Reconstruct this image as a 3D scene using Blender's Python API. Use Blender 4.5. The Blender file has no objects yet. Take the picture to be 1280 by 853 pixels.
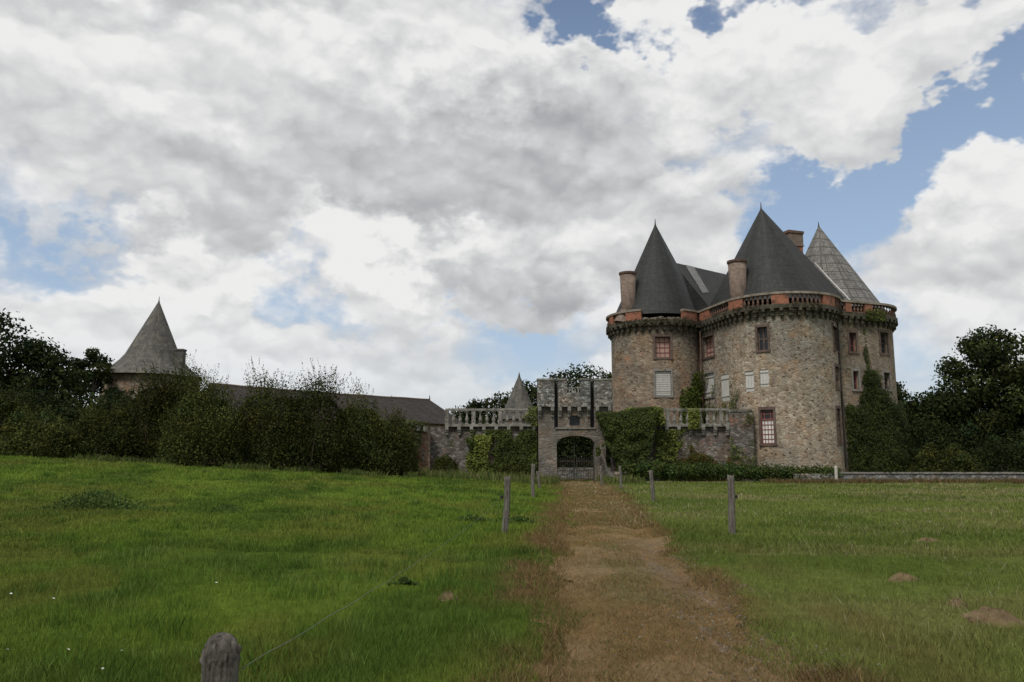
import bpy, math, random
import numpy as np
from mathutils import Vector, noise as mnoise
R = math.radians
sc = bpy.context.scene
col = sc.collection
rng = np.random.default_rng(7)
random.seed(7)

# ------------------------------------------------------------------ camera
CAMZ = 1.6; F = 1000.0; PITCH = math.atan(149 / 1000)
cam_d = bpy.data.cameras.new('camera'); cam = bpy.data.objects.new('camera', cam_d); col.objects.link(cam)
cam.location = (0, 0, CAMZ); cam.rotation_euler = (R(90) + PITCH, 0, 0)
cam_d.sensor_fit = 'HORIZONTAL'; cam_d.sensor_width = 36; cam_d.lens = 36 * F / 1280
cam_d.clip_start = .05; cam_d.clip_end = 6000
sc.camera = cam

# ------------------------------------------------------------------ colour management, sun, sky
sc.view_settings.view_transform = 'Standard'; sc.view_settings.look = 'None'
sc.view_settings.exposure = 0.36; sc.view_settings.gamma = 1.0; sc.view_settings.use_curve_mapping = False
SUN_EL, SUN_AZ = 54, -30            # azimuth of the light's source measured from straight behind the camera
sun_d = bpy.data.lights.new('sun', 'SUN'); sun = bpy.data.objects.new('sun', sun_d); col.objects.link(sun)
sun_d.energy = 2.3; sun_d.angle = R(13); sun_d.color = (1, .95, .87)
sdir = Vector((math.sin(R(SUN_AZ)) * math.cos(R(SUN_EL)), -math.cos(R(SUN_AZ)) * math.cos(R(SUN_EL)), math.sin(R(SUN_EL))))
sun.rotation_euler = (sdir).to_track_quat('Z', 'Y').to_euler()
sun.location = (0, 0, 60)


class NT:
    """small shorthand for building node trees"""
    def __init__(s, tree): s.t = tree; s.n = tree.nodes; s.l = tree.links
    def _in(s, sock, v):
        if v is None: return
        if isinstance(v, bpy.types.NodeSocket): s.l.new(v, sock)
        else:
            if isinstance(v, (tuple, list)) and sock.type == 'RGBA' and len(v) == 3: v = (*v, 1)
            sock.default_value = v
    def math(s, op, a, b=None, c=None, clamp=False):
        n = s.n.new('ShaderNodeMath'); n.operation = op; n.use_clamp = clamp
        s._in(n.inputs[0], a); s._in(n.inputs[1], b)
        if c is not None: s._in(n.inputs[2], c)
        return n.outputs[0]
    def vmath(s, op, a, b=None):
        n = s.n.new('ShaderNodeVectorMath'); n.operation = op
        s._in(n.inputs[0], a); s._in(n.inputs[1], b)
        return n.outputs['Value'] if op in ('LENGTH', 'DOT_PRODUCT') else n.outputs[0]
    def noise(s, vec, scale, detail=4, rough=.55, dist=0.0, out=0):
        n = s.n.new('ShaderNodeTexNoise'); s._in(n.inputs['Vector'], vec); n.inputs['Scale'].default_value = scale
        n.inputs['Detail'].default_value = detail; n.inputs['Roughness'].default_value = rough; n.inputs['Distortion'].default_value = dist
        return n.outputs[out]
    def voro(s, vec, scale, feature='F1', rnd=1.0):
        n = s.n.new('ShaderNodeTexVoronoi'); n.feature = feature; s._in(n.inputs['Vector'], vec)
        n.inputs['Scale'].default_value = scale; n.inputs['Randomness'].default_value = rnd
        return n
    def ramp(s, f, stops):
        n = s.n.new('ShaderNodeValToRGB'); s._in(n.inputs[0], f); e = n.color_ramp.elements
        while len(e) < len(stops): e.new(.5)
        for i, (p, c) in enumerate(stops):
            e[i].position = p; e[i].color = (c, c, c, 1) if isinstance(c, (int, float)) else (*c, 1)
        return n.outputs[0]
    def mix(s, f, a, b, mode='MIX'):
        n = s.n.new('ShaderNodeMix'); n.data_type = 'RGBA'; n.blend_type = mode
        s._in(n.inputs[0], f); s._in(n.inputs[6], a); s._in(n.inputs[7], b); return n.outputs[2]
    def mapr(s, v, a, b, c=0.0, d=1.0, smooth=True):
        n = s.n.new('ShaderNodeMapRange'); n.interpolation_type = 'SMOOTHSTEP' if smooth else 'LINEAR'
        s._in(n.inputs[0], v)
        for i, x in enumerate((a, b, c, d)): n.inputs[i + 1].default_value = x
        return n.outputs[0]
    def sep(s, v):
        n = s.n.new('ShaderNodeSeparateXYZ'); s._in(n.inputs[0], v); return n.outputs
    def comb(s, x, y, z):
        n = s.n.new('ShaderNodeCombineXYZ'); s._in(n.inputs[0], x); s._in(n.inputs[1], y); s._in(n.inputs[2], z); return n.outputs[0]
    def bump(s, h, strength=.5, dist=.05):
        n = s.n.new('ShaderNodeBump'); s._in(n.inputs['Height'], h)
        n.inputs['Strength'].default_value = strength; n.inputs['Distance'].default_value = dist
        return n.outputs[0]


def ray(px, py):
    """direction of a pixel of the photograph: X per metre of Y, Z per metre of Y"""
    x = (px - 640) / F; y = (426.5 - py) / F
    fw = math.cos(PITCH) - y * math.sin(PITCH)
    return x / fw, (math.sin(PITCH) + y * math.cos(PITCH)) / fw
def P(px, py, Y):
    a, b = ray(px, py); return Vector((a * Y, Y, CAMZ + b * Y))

world = bpy.data.worlds.new('World'); sc.world = world; world.use_nodes = True
w = NT(world.node_tree); w.n.clear()
sky = w.n.new('ShaderNodeTexSky'); sky.sky_type = 'NISHITA'; sky.sun_disc = False
sky.sun_elevation = R(SUN_EL); sky.sun_rotation = math.atan2(sdir.x, sdir.y)
sky.altitude = 50; sky.air_density = 1.0; sky.dust_density = 1.2; sky.ozone_density = 1.5
tc = w.n.new('ShaderNodeTexCoord'); D = w.vmath('NORMALIZE', tc.outputs['Generated'])
def blobs(items, base, warpD):
    acc = base
    for px, py, rx, ry, amp in items:
        a, b = ray(px, py); v = Vector((a, 1, b)).normalized(); k = rx / ry
        rr = rx / F
        d = w.vmath('SUBTRACT', warpD, tuple(v)); d = w.vmath('MULTIPLY', d, (1, 1, k))
        L = w.vmath('LENGTH', d); g = w.mapr(L, rr * 1.45, rr * .25, 0, amp)
        acc = w.math('ADD', acc, g) if acc is not None else g
    return acc
pw = w.vmath('MULTIPLY', D, (1, 1, 1.5))
wn = w.noise(pw, 6, 5, .62, 0, 1)
wn = w.vmath('SUBTRACT', wn, (.5, .5, .5))
def scaled(v, k):
    n = w.n.new('ShaderNodeVectorMath'); n.operation = 'SCALE'; w.l.new(v, n.inputs[0]); n.inputs[3].default_value = k; return n.outputs[0]
WD = w.vmath('ADD', D, scaled(wn, .34))
n1 = w.noise(pw, 4.2, 8, .60, .2)
pv = w.vmath('ADD', pw, scaled(wn, .10))
def billow(vec, sc_, det):
    v = w.n.new('ShaderNodeTexVoronoi'); v.feature = 'F1'; w.l.new(vec, v.inputs['Vector']); v.inputs['Scale'].default_value = sc_; v.inputs['Detail'].default_value = det
    v.inputs['Roughness'].default_value = .6; v.normalize = True
    return w.math('SUBTRACT', .42, v.outputs['Distance'])
puff = billow(pv, 6.5, 3.0); puffu = billow(w.vmath('ADD', pv, (.006, 0, .022)), 6.5, 1.5)
dens = w.math('MULTIPLY_ADD', n1, 3.2, -1.20)
dens = w.math('MULTIPLY_ADD', puff, 1.5, dens)
dens = blobs([
    (733, 22, 44, 75, -1.5), (752, 88, 52, 40, -1.3), (850, 190, 80, 46, -1.2), (990, 225, 150, 62, -1.2), (1090, 205, 120, 60, -1.1),
    (1200, 165, 120, 45, -1.1), (1265, 120, 50, 40, -.9), (1010, 300, 100, 70, -1.1), (1140, 0, 110, 26, -1.2), (880, -15, 150, 20, -.9),
    (150, 312, 190, 22, -.5), (90, 258, 50, 14, -.25), (385, 335, 75, 45, -1.0), (500, 385, 150, 24, -.5), (250, 395, 90, 26, -.3), (620, 430, 260, 50, -.45),
    (1180, 430, 260, 75, -.75), (700, 385, 130, 24, -.4), (1060, 280, 60, 70, -.6),
    (985, 85, 220, 85, .75), (1190, 60, 150, 70, .7), (880, 260, 95, 62, .8), (1215, 285, 170, 135, 1.1), (600, 325, 210, 62, .7), (470, 330, 70, 60, .7),
    (400, 150, 520, 170, .7), (250, 340, 110, 40, .7), (330, 430, 240, 44, .45), (120, 400, 170, 46, .4), (650, 250, 260, 110, .6), (470, 440, 110, 26, .35)],
    dens, WD)
alpha = w.mapr(dens, -.45, .60)
n2 = w.noise(pw, 3.1, 6, .62)
shade = w.math('MULTIPLY_ADD', w.math('SUBTRACT', puff, puffu), 2.1, .88)
shade = w.math('MULTIPLY_ADD', puff, .55, shade)
shade = w.math('MULTIPLY_ADD', w.math('SUBTRACT', n2, .5), .75, shade)
shade = blobs([
    (600, 205, 290, 80, -.42), (740, 300, 160, 60, -.18), (420, 250, 260, 50, -.10), (330, 285, 230, 40, -.20), (300, 5, 240, 34, -.25), (60, 180, 190, 70, -.10),
    (660, 360, 160, 30, -.28), (70, 295, 120, 24, -.14), (1200, 320, 150, 50, -.10), (1060, 130, 200, 40, -.06), (480, 100, 170, 60, .04),
    (480, 320, 120, 34, .35), (270, 345, 110, 26, .22), (400, 190, 140, 50, .12), (640, 50, 240, 60, .14), (900, 60, 220, 70, .2), (1180, 220, 160, 60, .22), (900, 235, 90, 40, .2),
    (230, 150, 100, 50, .12), (800, 160, 120, 60, .15)],
    shade, WD)
shade = w.mapr(shade, .02, 1.12, 0, 1, False)
CS = 1 / .1
ccol = w.ramp(shade, [(0, (.215, .218, .235)), (.38, (.355, .36, .37)), (.68, (.49, .495, .50)), (1, (.66, .66, .655))])
ccol = w.vmath('MULTIPLY', ccol, (CS, CS, CS))
skyc = w.vmath('MULTIPLY', sky.outputs[0], (.82, .80, .82))
zc = w.sep(D)[2]
skyc = w.mix(w.mapr(zc, .72, .12, 0.0, .62), skyc, tuple(CS * c for c in (.35, .46, .60)))
fin = w.mix(alpha, skyc, ccol)
hz = w.mapr(zc, .20, .0, 0, .60)
fin = w.mix(hz, fin, tuple(CS * c for c in (.46, .52, .57)))
bg = w.n.new('ShaderNodeBackground'); w.l.new(fin, bg.inputs[0]); bg.inputs[1].default_value = .1
wo = w.n.new('ShaderNodeOutputWorld'); w.l.new(bg.outputs[0], wo.inputs[0])
world.cycles.sampling_method = 'MANUAL'; world.cycles.sample_map_resolution = 256


# ------------------------------------------------------------------ materials
def newmat(name):
    m = bpy.data.materials.new(name); m.use_nodes = True; n = NT(m.node_tree)
    b = m.node_tree.nodes['Principled BSDF']; b.inputs['Specular IOR Level'].default_value = .25
    return m, n, b
def uvn(n): return n.n.new('ShaderNodeUVMap').outputs[0]
def objc(n): return n.n.new('ShaderNodeTexCoord').outputs['Object']
def geo(n): return n.n.new('ShaderNodeNewGeometry').outputs['Position']

def m_rubble(name, a, b2, c, mortar, su=4.4, sv=6.8, speck=.5, top=None, moss=0.0, patch=None, big=.35, contrast=.35):
    m, n, bs = newmat(name); uv = uvn(n)
    v = n.vmath('MULTIPLY', uv, (su, sv, 1))
    jit = n.vmath('SUBTRACT', n.noise(v, .6, 3, .6, 0, 1), (.5, .5, .5)); v = n.vmath('ADD', v, n.vmath('MULTIPLY', jit, (1.5, 1.2, 1)))
    vo = n.voro(v, 1.0); ed = n.voro(v, 1.0, 'DISTANCE_TO_EDGE')
    rnd = n.sep(vo.outputs['Color'])
    base = n.ramp(rnd[0], [(0, a), (.45, b2), (1, c)])
    base = n.mix(n.mapr(rnd[1], .3, 1.0, 0, contrast * 2), base, n.mix(1.0, base, (.58, .54, .52), 'MULTIPLY'))
    zone = n.noise(uv, big, 5, .62)
    base = n.mix(n.mapr(zone, .40, .60), base, n.mix(.9, base, (.62, .68, .74), 'MULTIPLY'))
    warm = n.mapr(n.noise(n.vmath('ADD', uv, (13, 47, 0)), .42, 5, .62), .50, .66, 0, .75); base = n.mix(warm, base, n.mix(1.0, base, (1.08, .84, .62), 'MULTIPLY'))
    z3 = n.noise(n.vmath('ADD', uv, (71, 17, 0)), .8, 5, .65); base = n.mix(.5, base, n.ramp(z3, [(.3, .5), (.7, 1.35)]), 'MULTIPLY')
    if patch: base = n.mix(n.mapr(n.noise(n.vmath('ADD', uv, (31, 7, 0)), .55, 5, .62), .54, .66), base, n.mix(n.mapr(rnd[2], 0, 1, .2, .9), base, patch))
    edge = n.mapr(ed.outputs['Distance'], .02, .16)
    base = n.mix(edge, n.mix(.5, base, mortar), base)
    # open putlog holes and missing stones
    hv = n.vmath('MULTIPLY', uv, (2.3, 3.1, 1)); ho = n.voro(hv, 1.0); hr = n.sep(ho.outputs['Color'])
    hole = n.math('MULTIPLY', n.mapr(ho.outputs['Distance'], .24, .15), n.mapr(hr[0], 1 - speck * .62, 1 - speck * .60))
    base = n.mix(n.math('MULTIPLY', hole, .82), base, (.022, .019, .016))
    fine = n.noise(uv, 18, 5, .7); base = n.mix(.45, base, n.ramp(fine, [(.25, .4), (.75, 1.35)]), 'MULTIPLY')
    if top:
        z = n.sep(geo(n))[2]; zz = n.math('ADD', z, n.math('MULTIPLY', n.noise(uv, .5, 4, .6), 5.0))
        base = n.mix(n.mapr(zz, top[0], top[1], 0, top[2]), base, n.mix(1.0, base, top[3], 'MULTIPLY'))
    # rain streaks running down under the parapet
    stv = n.noise(n.vmath('MULTIPLY', uv, (1.6, .12, 1)), 1.0, 5, .6); base = n.mix(.35, base, n.ramp(stv, [(.35, .62), (.65, 1.2)]), 'MULTIPLY')
    if moss:
        mm = n.mapr(n.noise(n.vmath('ADD', uv, (9, 3, 0)), 1.1, 6, .68), .64 - moss * .2, .72)
        base = n.mix(mm, base, (.04, .048, .02))
    lich = n.mapr(n.noise(uv, 3.3, 6, .75), .62, .74, 0, .45); base = n.mix(lich, base, (.34, .33, .30))
    n.l.new(base, bs.inputs['Base Color']); bs.inputs['Roughness'].default_value = .92
    h = n.math('ADD', n.math('MULTIPLY', edge, n.math('SUBTRACT', 1.0, hole)), n.math('MULTIPLY', fine, .5))
    n.l.new(n.bump(h, .6, .04), bs.inputs['Normal'])
    return m
def m_slate(name, c0, c1, rows=7.0, lich=0.0, lc=(.2, .19, .17), rough=.55, netting=False):
    m, n, bs = newmat(name); uv = uvn(n)
    br = n.n.new('ShaderNodeTexBrick'); n.l.new(uv, br.inputs['Vector']); br.inputs['Scale'].default_value = 1
    br.inputs['Brick Width'].default_value = .30; br.inputs['Row Height'].default_value = 1 / rows
    br.inputs['Mortar Size'].default_value = .012; br.inputs['Color1'].default_value = (*c0, 1); br.inputs['Color2'].default_value = (*c1, 1)
    br.inputs['Mortar'].default_value = (*(x * .45 for x in c0), 1)
    base = br.outputs['Color']
    st = n.noise(n.vmath('MULTIPLY', uv, (1.3, .16, 1)), 1.0, 6, .65); base = n.mix(.8, base, n.ramp(st, [(.3, .55), (.7, 1.35)]), 'MULTIPLY')
    base = n.mix(.5, base, n.ramp(n.noise(n.vmath('MULTIPLY', uv, (.35, 3.2, 1)), 1.0, 4, .6), [(.32, .6), (.68, 1.45)]), 'MULTIPLY')
    if lich: base = n.mix(n.mapr(n.noise(uv, .9, 8, .72), .62 - lich, .70, 0, .75), base, lc)
    if netting:   # battens and cords that hold the loose covering down
        xy = n.sep(uv); a = n.math('PINGPONG', xy[1], .5); b = n.math('PINGPONG', n.math('ADD', xy[0], n.math('MULTIPLY', n.noise(uv, 1.2, 2), .4)), .42)
        a = n.math('ADD', a, n.math('MULTIPLY', n.math('SUBTRACT', n.noise(uv, .8, 2), .5), .15))
        lines = n.math('MAXIMUM', n.mapr(a, .09, .03), n.mapr(b, .06, .02)); base = n.mix(n.math('MULTIPLY', lines, .6), base, (.035, .033, .03))
        n.l.new(n.bump(n.math('SUBTRACT', 1, lines), .6, .08), bs.inputs['Normal'])
    else: n.l.new(n.bump(br.outputs['Fac'], .4, -.02), bs.inputs['Normal'])
    n.l.new(base, bs.inputs['Base Color']); bs.inputs['Roughness'].default_value = rough
    return m
def m_brick(name, c0, c1, mortar, dirt=.4):
    m, n, bs = newmat(name); uv = uvn(n)
    br = n.n.new('ShaderNodeTexBrick'); n.l.new(uv, br.inputs['Vector']); br.inputs['Scale'].default_value = 1
    br.inputs['Brick Width'].default_value = .24; br.inputs['Row Height'].default_value = .085; br.inputs['Mortar Size'].default_value = .012
    br.inputs['Color1'].default_value = (*c0, 1); br.inputs['Color2'].default_value = (*c1, 1); br.inputs['Mortar'].default_value = (*mortar, 1)
    base = br.outputs['Color']; base = n.mix(.6, base, n.ramp(n.noise(uv, 2.2, 7, .7), [(.3, .45), (.7, 1.35)]), 'MULTIPLY')
    base = n.mix(n.mapr(n.noise(n.vmath('ADD', uv, (4, 8, 0)), 1.4, 6, .7), .5, .66, 0, dirt), base, (.03, .028, .02))
    n.l.new(base, bs.inputs['Base Color']); bs.inputs['Roughness'].default_value = .9
    n.l.new(n.bump(br.outputs['Fac'], .5, -.02), bs.inputs['Normal'])
    return m
def m_plain(name, c0, c1, scale=3.0, rough=.8, bump=.3, stretch=(1, 1, 1), moss=0.0, bd=.02):
    m, n, bs = newmat(name); o = n.vmath('MULTIPLY', geo(n), stretch)
    f = n.noise(o, scale, 7, .68); base = n.ramp(f, [(.32, c0), (.68, c1)])
    if moss: base = n.mix(n.mapr(n.noise(geo(n), 1.7, 6, .7), .6 - moss * .22, .66, 0, .85), base, (.028, .036, .014))
    n.l.new(base, bs.inputs['Base Color']); bs.inputs['Roughness'].default_value = rough
    if bump: n.l.new(n.bump(n.noise(o, scale * 4, 5, .7), bump, bd), bs.inputs['Normal'])
    return m
def m_leaf(name, rough=.6, trans=.25, spec=.2):
    m, n, bs = newmat(name); at = n.n.new('ShaderNodeAttribute'); at.attribute_name = 'col'
    n.l.new(at.outputs['Color'], bs.inputs['Base Color']); bs.inputs['Roughness'].default_value = rough
    bs.inputs['Specular IOR Level'].default_value = spec
    tr = n.n.new('ShaderNodeBsdfTranslucent'); n.l.new(at.outputs['Color'], tr.inputs[0])
    mx = n.n.new('ShaderNodeMixShader'); mx.inputs[0].default_value = trans
    n.l.new(bs.outputs[0], mx.inputs[1]); n.l.new(tr.outputs[0], mx.inputs[2])
    n.l.new(mx.outputs[0], n.n['Material Output'].inputs[0])
    return m
M = {}
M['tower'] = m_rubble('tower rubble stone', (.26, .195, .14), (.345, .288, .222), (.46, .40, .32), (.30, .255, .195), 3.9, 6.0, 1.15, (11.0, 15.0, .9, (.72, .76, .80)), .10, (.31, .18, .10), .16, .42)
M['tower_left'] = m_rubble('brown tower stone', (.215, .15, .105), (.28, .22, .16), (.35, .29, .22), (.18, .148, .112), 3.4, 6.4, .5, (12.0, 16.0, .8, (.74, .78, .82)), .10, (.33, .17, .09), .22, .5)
M['tower_grey'] = m_rubble('grey tower stone', (.20, .157, .115), (.26, .213, .16), (.33, .283, .22), (.16, .13, .10), 4.4, 6.8, .35, None, .15, (.32, .19, .11), .22)
M['curtain'] = m_rubble('grey lichened wall stone', (.10, .082, .068), (.165, .143, .125), (.29, .27, .25), (.08, .068, .058), 3.6, 6.0, .6, None, .55, (.25, .12, .08), .3)
M['gate_stone'] = m_rubble('gatehouse dressed stone', (.145, .125, .10), (.185, .165, .138), (.225, .205, .178), (.12, .105, .088), 2.4, 3.6, .2, None, .35, (.27, .17, .11), .5, .15)
M['gate_rubble'] = m_rubble('gatehouse lichened stone', (.09, .083, .073), (.21, .20, .18), (.44, .43, .40), (.08, .075, .066), 5.0, 7.0, .3, None, .05, None, .6)
M['low_wall'] = m_rubble('low wall stone', (.12, .11, .10), (.22, .215, .195), (.38, .37, .34), (.05, .048, .04), 4.4, 7.5, .9, None, .15, None, .5)
M['old_wall'] = m_rubble('ruined red and brown wall', (.18, .115, .08), (.26, .15, .10), (.30, .26, .22), (.09, .075, .06), 4.2, 7.2, .6, None, .4, (.34, .13, .08), .4)
M['slate'] = m_slate('dark slate', (.019, .020, .020), (.031, .032, .031), 6.5, .05, (.044, .045, .04), rough=.66)
M['slate_new'] = m_slate('grey slate strip', (.12, .12, .118), (.17, .17, .165), 7, .1)
M['slate_old'] = m_slate('weathered slate', (.062, .060, .055), (.098, .094, .086), 7, .16, (.15, .14, .115), .8)
M['slate_net'] = m_slate('pale netted slate', (.105, .103, .098), (.155, .150, .142), 4, .14, (.20, .19, .175), .75, True)
M['slate_barn'] = m_slate('brown grey slate', (.026, .022, .020), (.040, .033, .029), 6, .10, (.06, .055, .04), .8)
M['brick_or'] = m_brick('orange brick', (.24, .078, .045), (.33, .12, .068), (.16, .115, .085), .9)
M['brick_ch'] = m_brick('weathered chimney brick', (.135, .088, .068), (.20, .14, .112), (.17, .15, .13), .5)
M['dark_slab'] = m_plain('mossy dark stone', (.022, .022, .016), (.095, .085, .062), 2.2, .95, .8, bd=.05)
M['bal_dark'] = m_plain('soot dark stone', (.05, .032, .025), (.16, .095, .07), 2.0, .9, .5)
M['rail_dark'] = m_plain('lichened coping stone', (.10, .085, .065), (.27, .235, .20), 1.8, .9, .6)
M['bal'] = m_plain('lichened balustrade stone', (.075, .070, .060), (.26, .25, .225), 2.6, .9, .6, moss=.35)
M['surround'] = m_plain('brown granite surround', (.06, .042, .036), (.13, .095, .08), 2.0, .9, .4)
M['sur_grey'] = m_plain('grey granite surround', (.12, .11, .10), (.23, .215, .195), 2.0, .9, .4)
M['red_paint'] = m_plain('faded red paint', (.12, .038, .034), (.20, .075, .065), 5, .7, .2)
M['pink_pane'] = m_plain('faded pink boards', (.27, .16, .135), (.38, .26, .22), 4, .7, .2)
M['pale_pane'] = m_plain('whitened panes', (.46, .45, .43), (.66, .65, .63), 3, .4, 0)
M['shutter'] = m_plain('weathered grey boards', (.33, .32, .30), (.50, .49, .47), 3, .85, .4, (6, 6, .6))
M['white_post'] = m_plain('pale post', (.30, .28, .24), (.45, .43, .38), 4, .8, .3)
M['iron'] = m_plain('dark iron', (.02, .018, .017), (.05, .04, .034), 8, .6, .2)
M['lead'] = m_plain('pale lead flashing', (.30, .30, .29), (.46, .46, .45), 4, .5, .1)
M['soil'] = m_plain('dry soil', (.085, .060, .030), (.175, .128, .070), 6, .95, 1.0, bd=.03)
M['black'] = m_plain('black plastic and slot shade', (.012, .012, .012), (.02, .02, .02), 5, .4, 0)  # plastic of the insulators, and the painted shade in the gatehouse slots
M['wire'] = m_plain('grey green fence wire', (.05, .07, .04), (.10, .12, .08), 5, .5, 0)
M['bark'] = m_plain('bark', (.035, .028, .02), (.085, .07, .052), 5, .95, .9, (1, 1, .25), bd=.04)
M['leaf'] = m_leaf('foliage', .75, .25, .06); M['ivy'] = m_leaf('ivy leaves', .6, .18, .12); M['grit'] = m_leaf('grit stones', 1.0, .0, .0); M['grass'] = m_leaf('grass blades', .7, .3, .05)
mg, n_, b_ = newmat('old window glass'); b_.inputs['Base Color'].default_value = (.02, .022, .025, 1); b_.inputs['Roughness'].default_value = .18
M['glass'] = mg
mw, n_, b_ = newmat('weathered oak post')
o_ = objc(n_); g_ = n_.noise(n_.vmath('MULTIPLY', o_, (14, 14, 1.1)), 2.2, 7, .72, .6); f_ = n_.noise(o_, 9, 6, .7)
c_ = n_.ramp(g_, [(.32, (.022, .019, .016)), (.48, (.105, .095, .082)), (.72, (.23, .215, .19))])
c_ = n_.mix(n_.mapr(f_, .52, .64, 0, .7), c_, (.15, .155, .125)); c_ = n_.mix(.7, c_, n_.ramp(n_.noise(o_, 55, 5, .75), [(.3, .35), (.7, 1.4)]), 'MULTIPLY'); n_.l.new(c_, b_.inputs['Base Color']); b_.inputs['Roughness'].default_value = .95
n_.l.new(n_.bump(n_.math('ADD', g_, n_.math('MULTIPLY', f_, .3)), 1.0, .03), b_.inputs['Normal']); M['post'] = mw


# ------------------------------------------------------------------ object helpers
ORG = {}
def tag(o, label=None, cat=None, group=None, kind=None):
    if label: o['label'] = label
    if cat: o['category'] = cat
    if group: o['group'] = group
    if kind: o['kind'] = kind
    return o
def thing(name, loc, label, cat, group=None):
    o = bpy.data.objects.new(name, None); o.empty_display_size = .3; col.objects.link(o); o.location = loc; ORG[o.name] = Vector(loc)
    return tag(o, label, cat, group)
def link(name, me, mat, parent, origin):
    me.materials.append(mat); o = bpy.data.objects.new(name, me); col.objects.link(o)
    ORG[o.name] = Vector(origin)
    if parent is not None: o.parent = parent; o.location = Vector(origin) - ORG[parent.name]
    else: o.location = origin
    return o
class MB:
    def __init__(s): s.v = []; s.f = []; s.uv = []
    def face(s, pts, uv=None):
        k = len(s.v); s.v += [tuple(p) for p in pts]; s.f.append(tuple(range(k, k + len(pts))))
        if uv is None:
            nrm = Vector((0, 0, 0)); q = [Vector(p) for p in pts]
            for i in range(len(q)): nrm += q[i].cross(q[(i + 1) % len(q)])
            if abs(nrm.z) > .75 * max(nrm.length, 1e-9): uv = [(p[0], p[1]) for p in pts]
            else:
                t = Vector((-nrm.y, nrm.x, 0)); t = t.normalized() if t.length > 1e-9 else Vector((1, 0, 0))
                uv = [(t.x * p[0] + t.y * p[1], p[2]) for p in pts]
        s.uv += list(uv); return s
    def box(s, c, size, ang=0.0, taper=1.0):
        cx, cy, cz = c; hx, hy, hz = (x / 2 for x in size); ca, sa = math.cos(ang), math.sin(ang)
        def p(x, y, z):
            k = taper if z > 0 else 1
            x *= k; y *= k; return (cx + x * ca - y * sa, cy + x * sa + y * ca, cz + z)
        q = [p(-hx, -hy, -hz), p(hx, -hy, -hz), p(hx, hy, -hz), p(-hx, hy, -hz), p(-hx, -hy, hz), p(hx, -hy, hz), p(hx, hy, hz), p(-hx, hy, hz)]
        for f in ((0, 1, 5, 4), (1, 2, 6, 5), (2, 3, 7, 6), (3, 0, 4, 7), (4, 5, 6, 7), (3, 2, 1, 0)): s.face([q[i] for i in f])
        return s
    def tube(s, pts, radii, n=8, cap=True, smoothv=True):
        base = len(s.v); rings = []
        pts = [Vector(p) for p in pts]; L = 0
        for i, p in enumerate(pts):
            d = (pts[min(i + 1, len(pts) - 1)] - pts[max(i - 1, 0)]).normalized()
            a = d.orthogonal().normalized() if abs(d.z) < .9 else Vector((1, 0, 0)).cross(d).normalized()
            b = d.cross(a).normalized(); ring = []
            if i: L += (p - pts[i - 1]).length
            for k in range(n):
                t = 2 * math.pi * k / n; s.v.append(tuple(p + (a * math.cos(t) + b * math.sin(t)) * radii[i])); ring.append((len(s.v) - 1, L))
            rings.append(ring)
        for i in range(len(pts) - 1):
            for k in range(n):
                k2 = (k + 1) % n; q = [rings[i][k], rings[i][k2], rings[i + 1][k2], rings[i + 1][k]]
                s.f.append(tuple(x[0] for x in q)); r = radii[0] * 2 * math.pi / n
                s.uv += [(k * r, q[0][1]), ((k + 1) * r, q[0][1]), ((k + 1) * r, q[2][1]), (k * r, q[2][1])]
        if cap:
            for ring, rev in ((rings[0], True), (rings[-1], False)):
                ids = [x[0] for x in ring]; ids = ids[::-1] if rev else ids; s.f.append(tuple(ids)); s.uv += [(s.v[i][0], s.v[i][1]) for i in ids]
        return s
    def build(s, name, mat, parent=None, smooth=False, origin=None):
        V = np.array(s.v, dtype=np.float32).reshape(-1, 3)
        if origin is None:
            lo, hi = V.min(0), V.max(0); origin = Vector(((lo[0] + hi[0]) / 2, (lo[1] + hi[1]) / 2, lo[2]))
        V = V - np.array(origin, dtype=np.float32)
        me = bpy.data.meshes.new(name); me.from_pydata(V.tolist(), [], s.f)
        ul = me.uv_layers.new(name='UVMap'); ul.data.foreach_set('uv', np.array(s.uv, dtype=np.float32).ravel())
        if smooth: me.polygons.foreach_set('use_smooth', [True] * len(me.polygons))
        me.update(); return link(name, me, mat, parent, origin)


def cards(name, V, nv, colors, mat, parent=None, origin=(0, 0, 0), smooth=False):
    """V: (n, nv, 3) polygons, colors: (n, 3) or (n, nv, 3)"""
    n = V.shape[0]; me = bpy.data.meshes.new(name)
    me.vertices.add(n * nv); me.vertices.foreach_set('co', (V.reshape(-1, 3) - np.array(origin)).astype(np.float32).ravel())
    me.loops.add(n * nv); me.loops.foreach_set('vertex_index', np.arange(n * nv, dtype=np.int32))
    me.polygons.add(n); me.polygons.foreach_set('loop_start', np.arange(0, n * nv, nv, dtype=np.int32)); me.polygons.foreach_set('loop_total', np.full(n, nv, dtype=np.int32))
    if colors.ndim == 2: colors = np.repeat(colors[:, None, :], nv, 1)
    c = np.ones((n * nv, 4), dtype=np.float32); c[:, :3] = colors.reshape(-1, 3)
    at = me.color_attributes.new('col', 'FLOAT_COLOR', 'POINT'); at.data.foreach_set('color', c.ravel())
    me.update(calc_edges=True)
    return link(name, me, mat, parent, origin)

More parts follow.
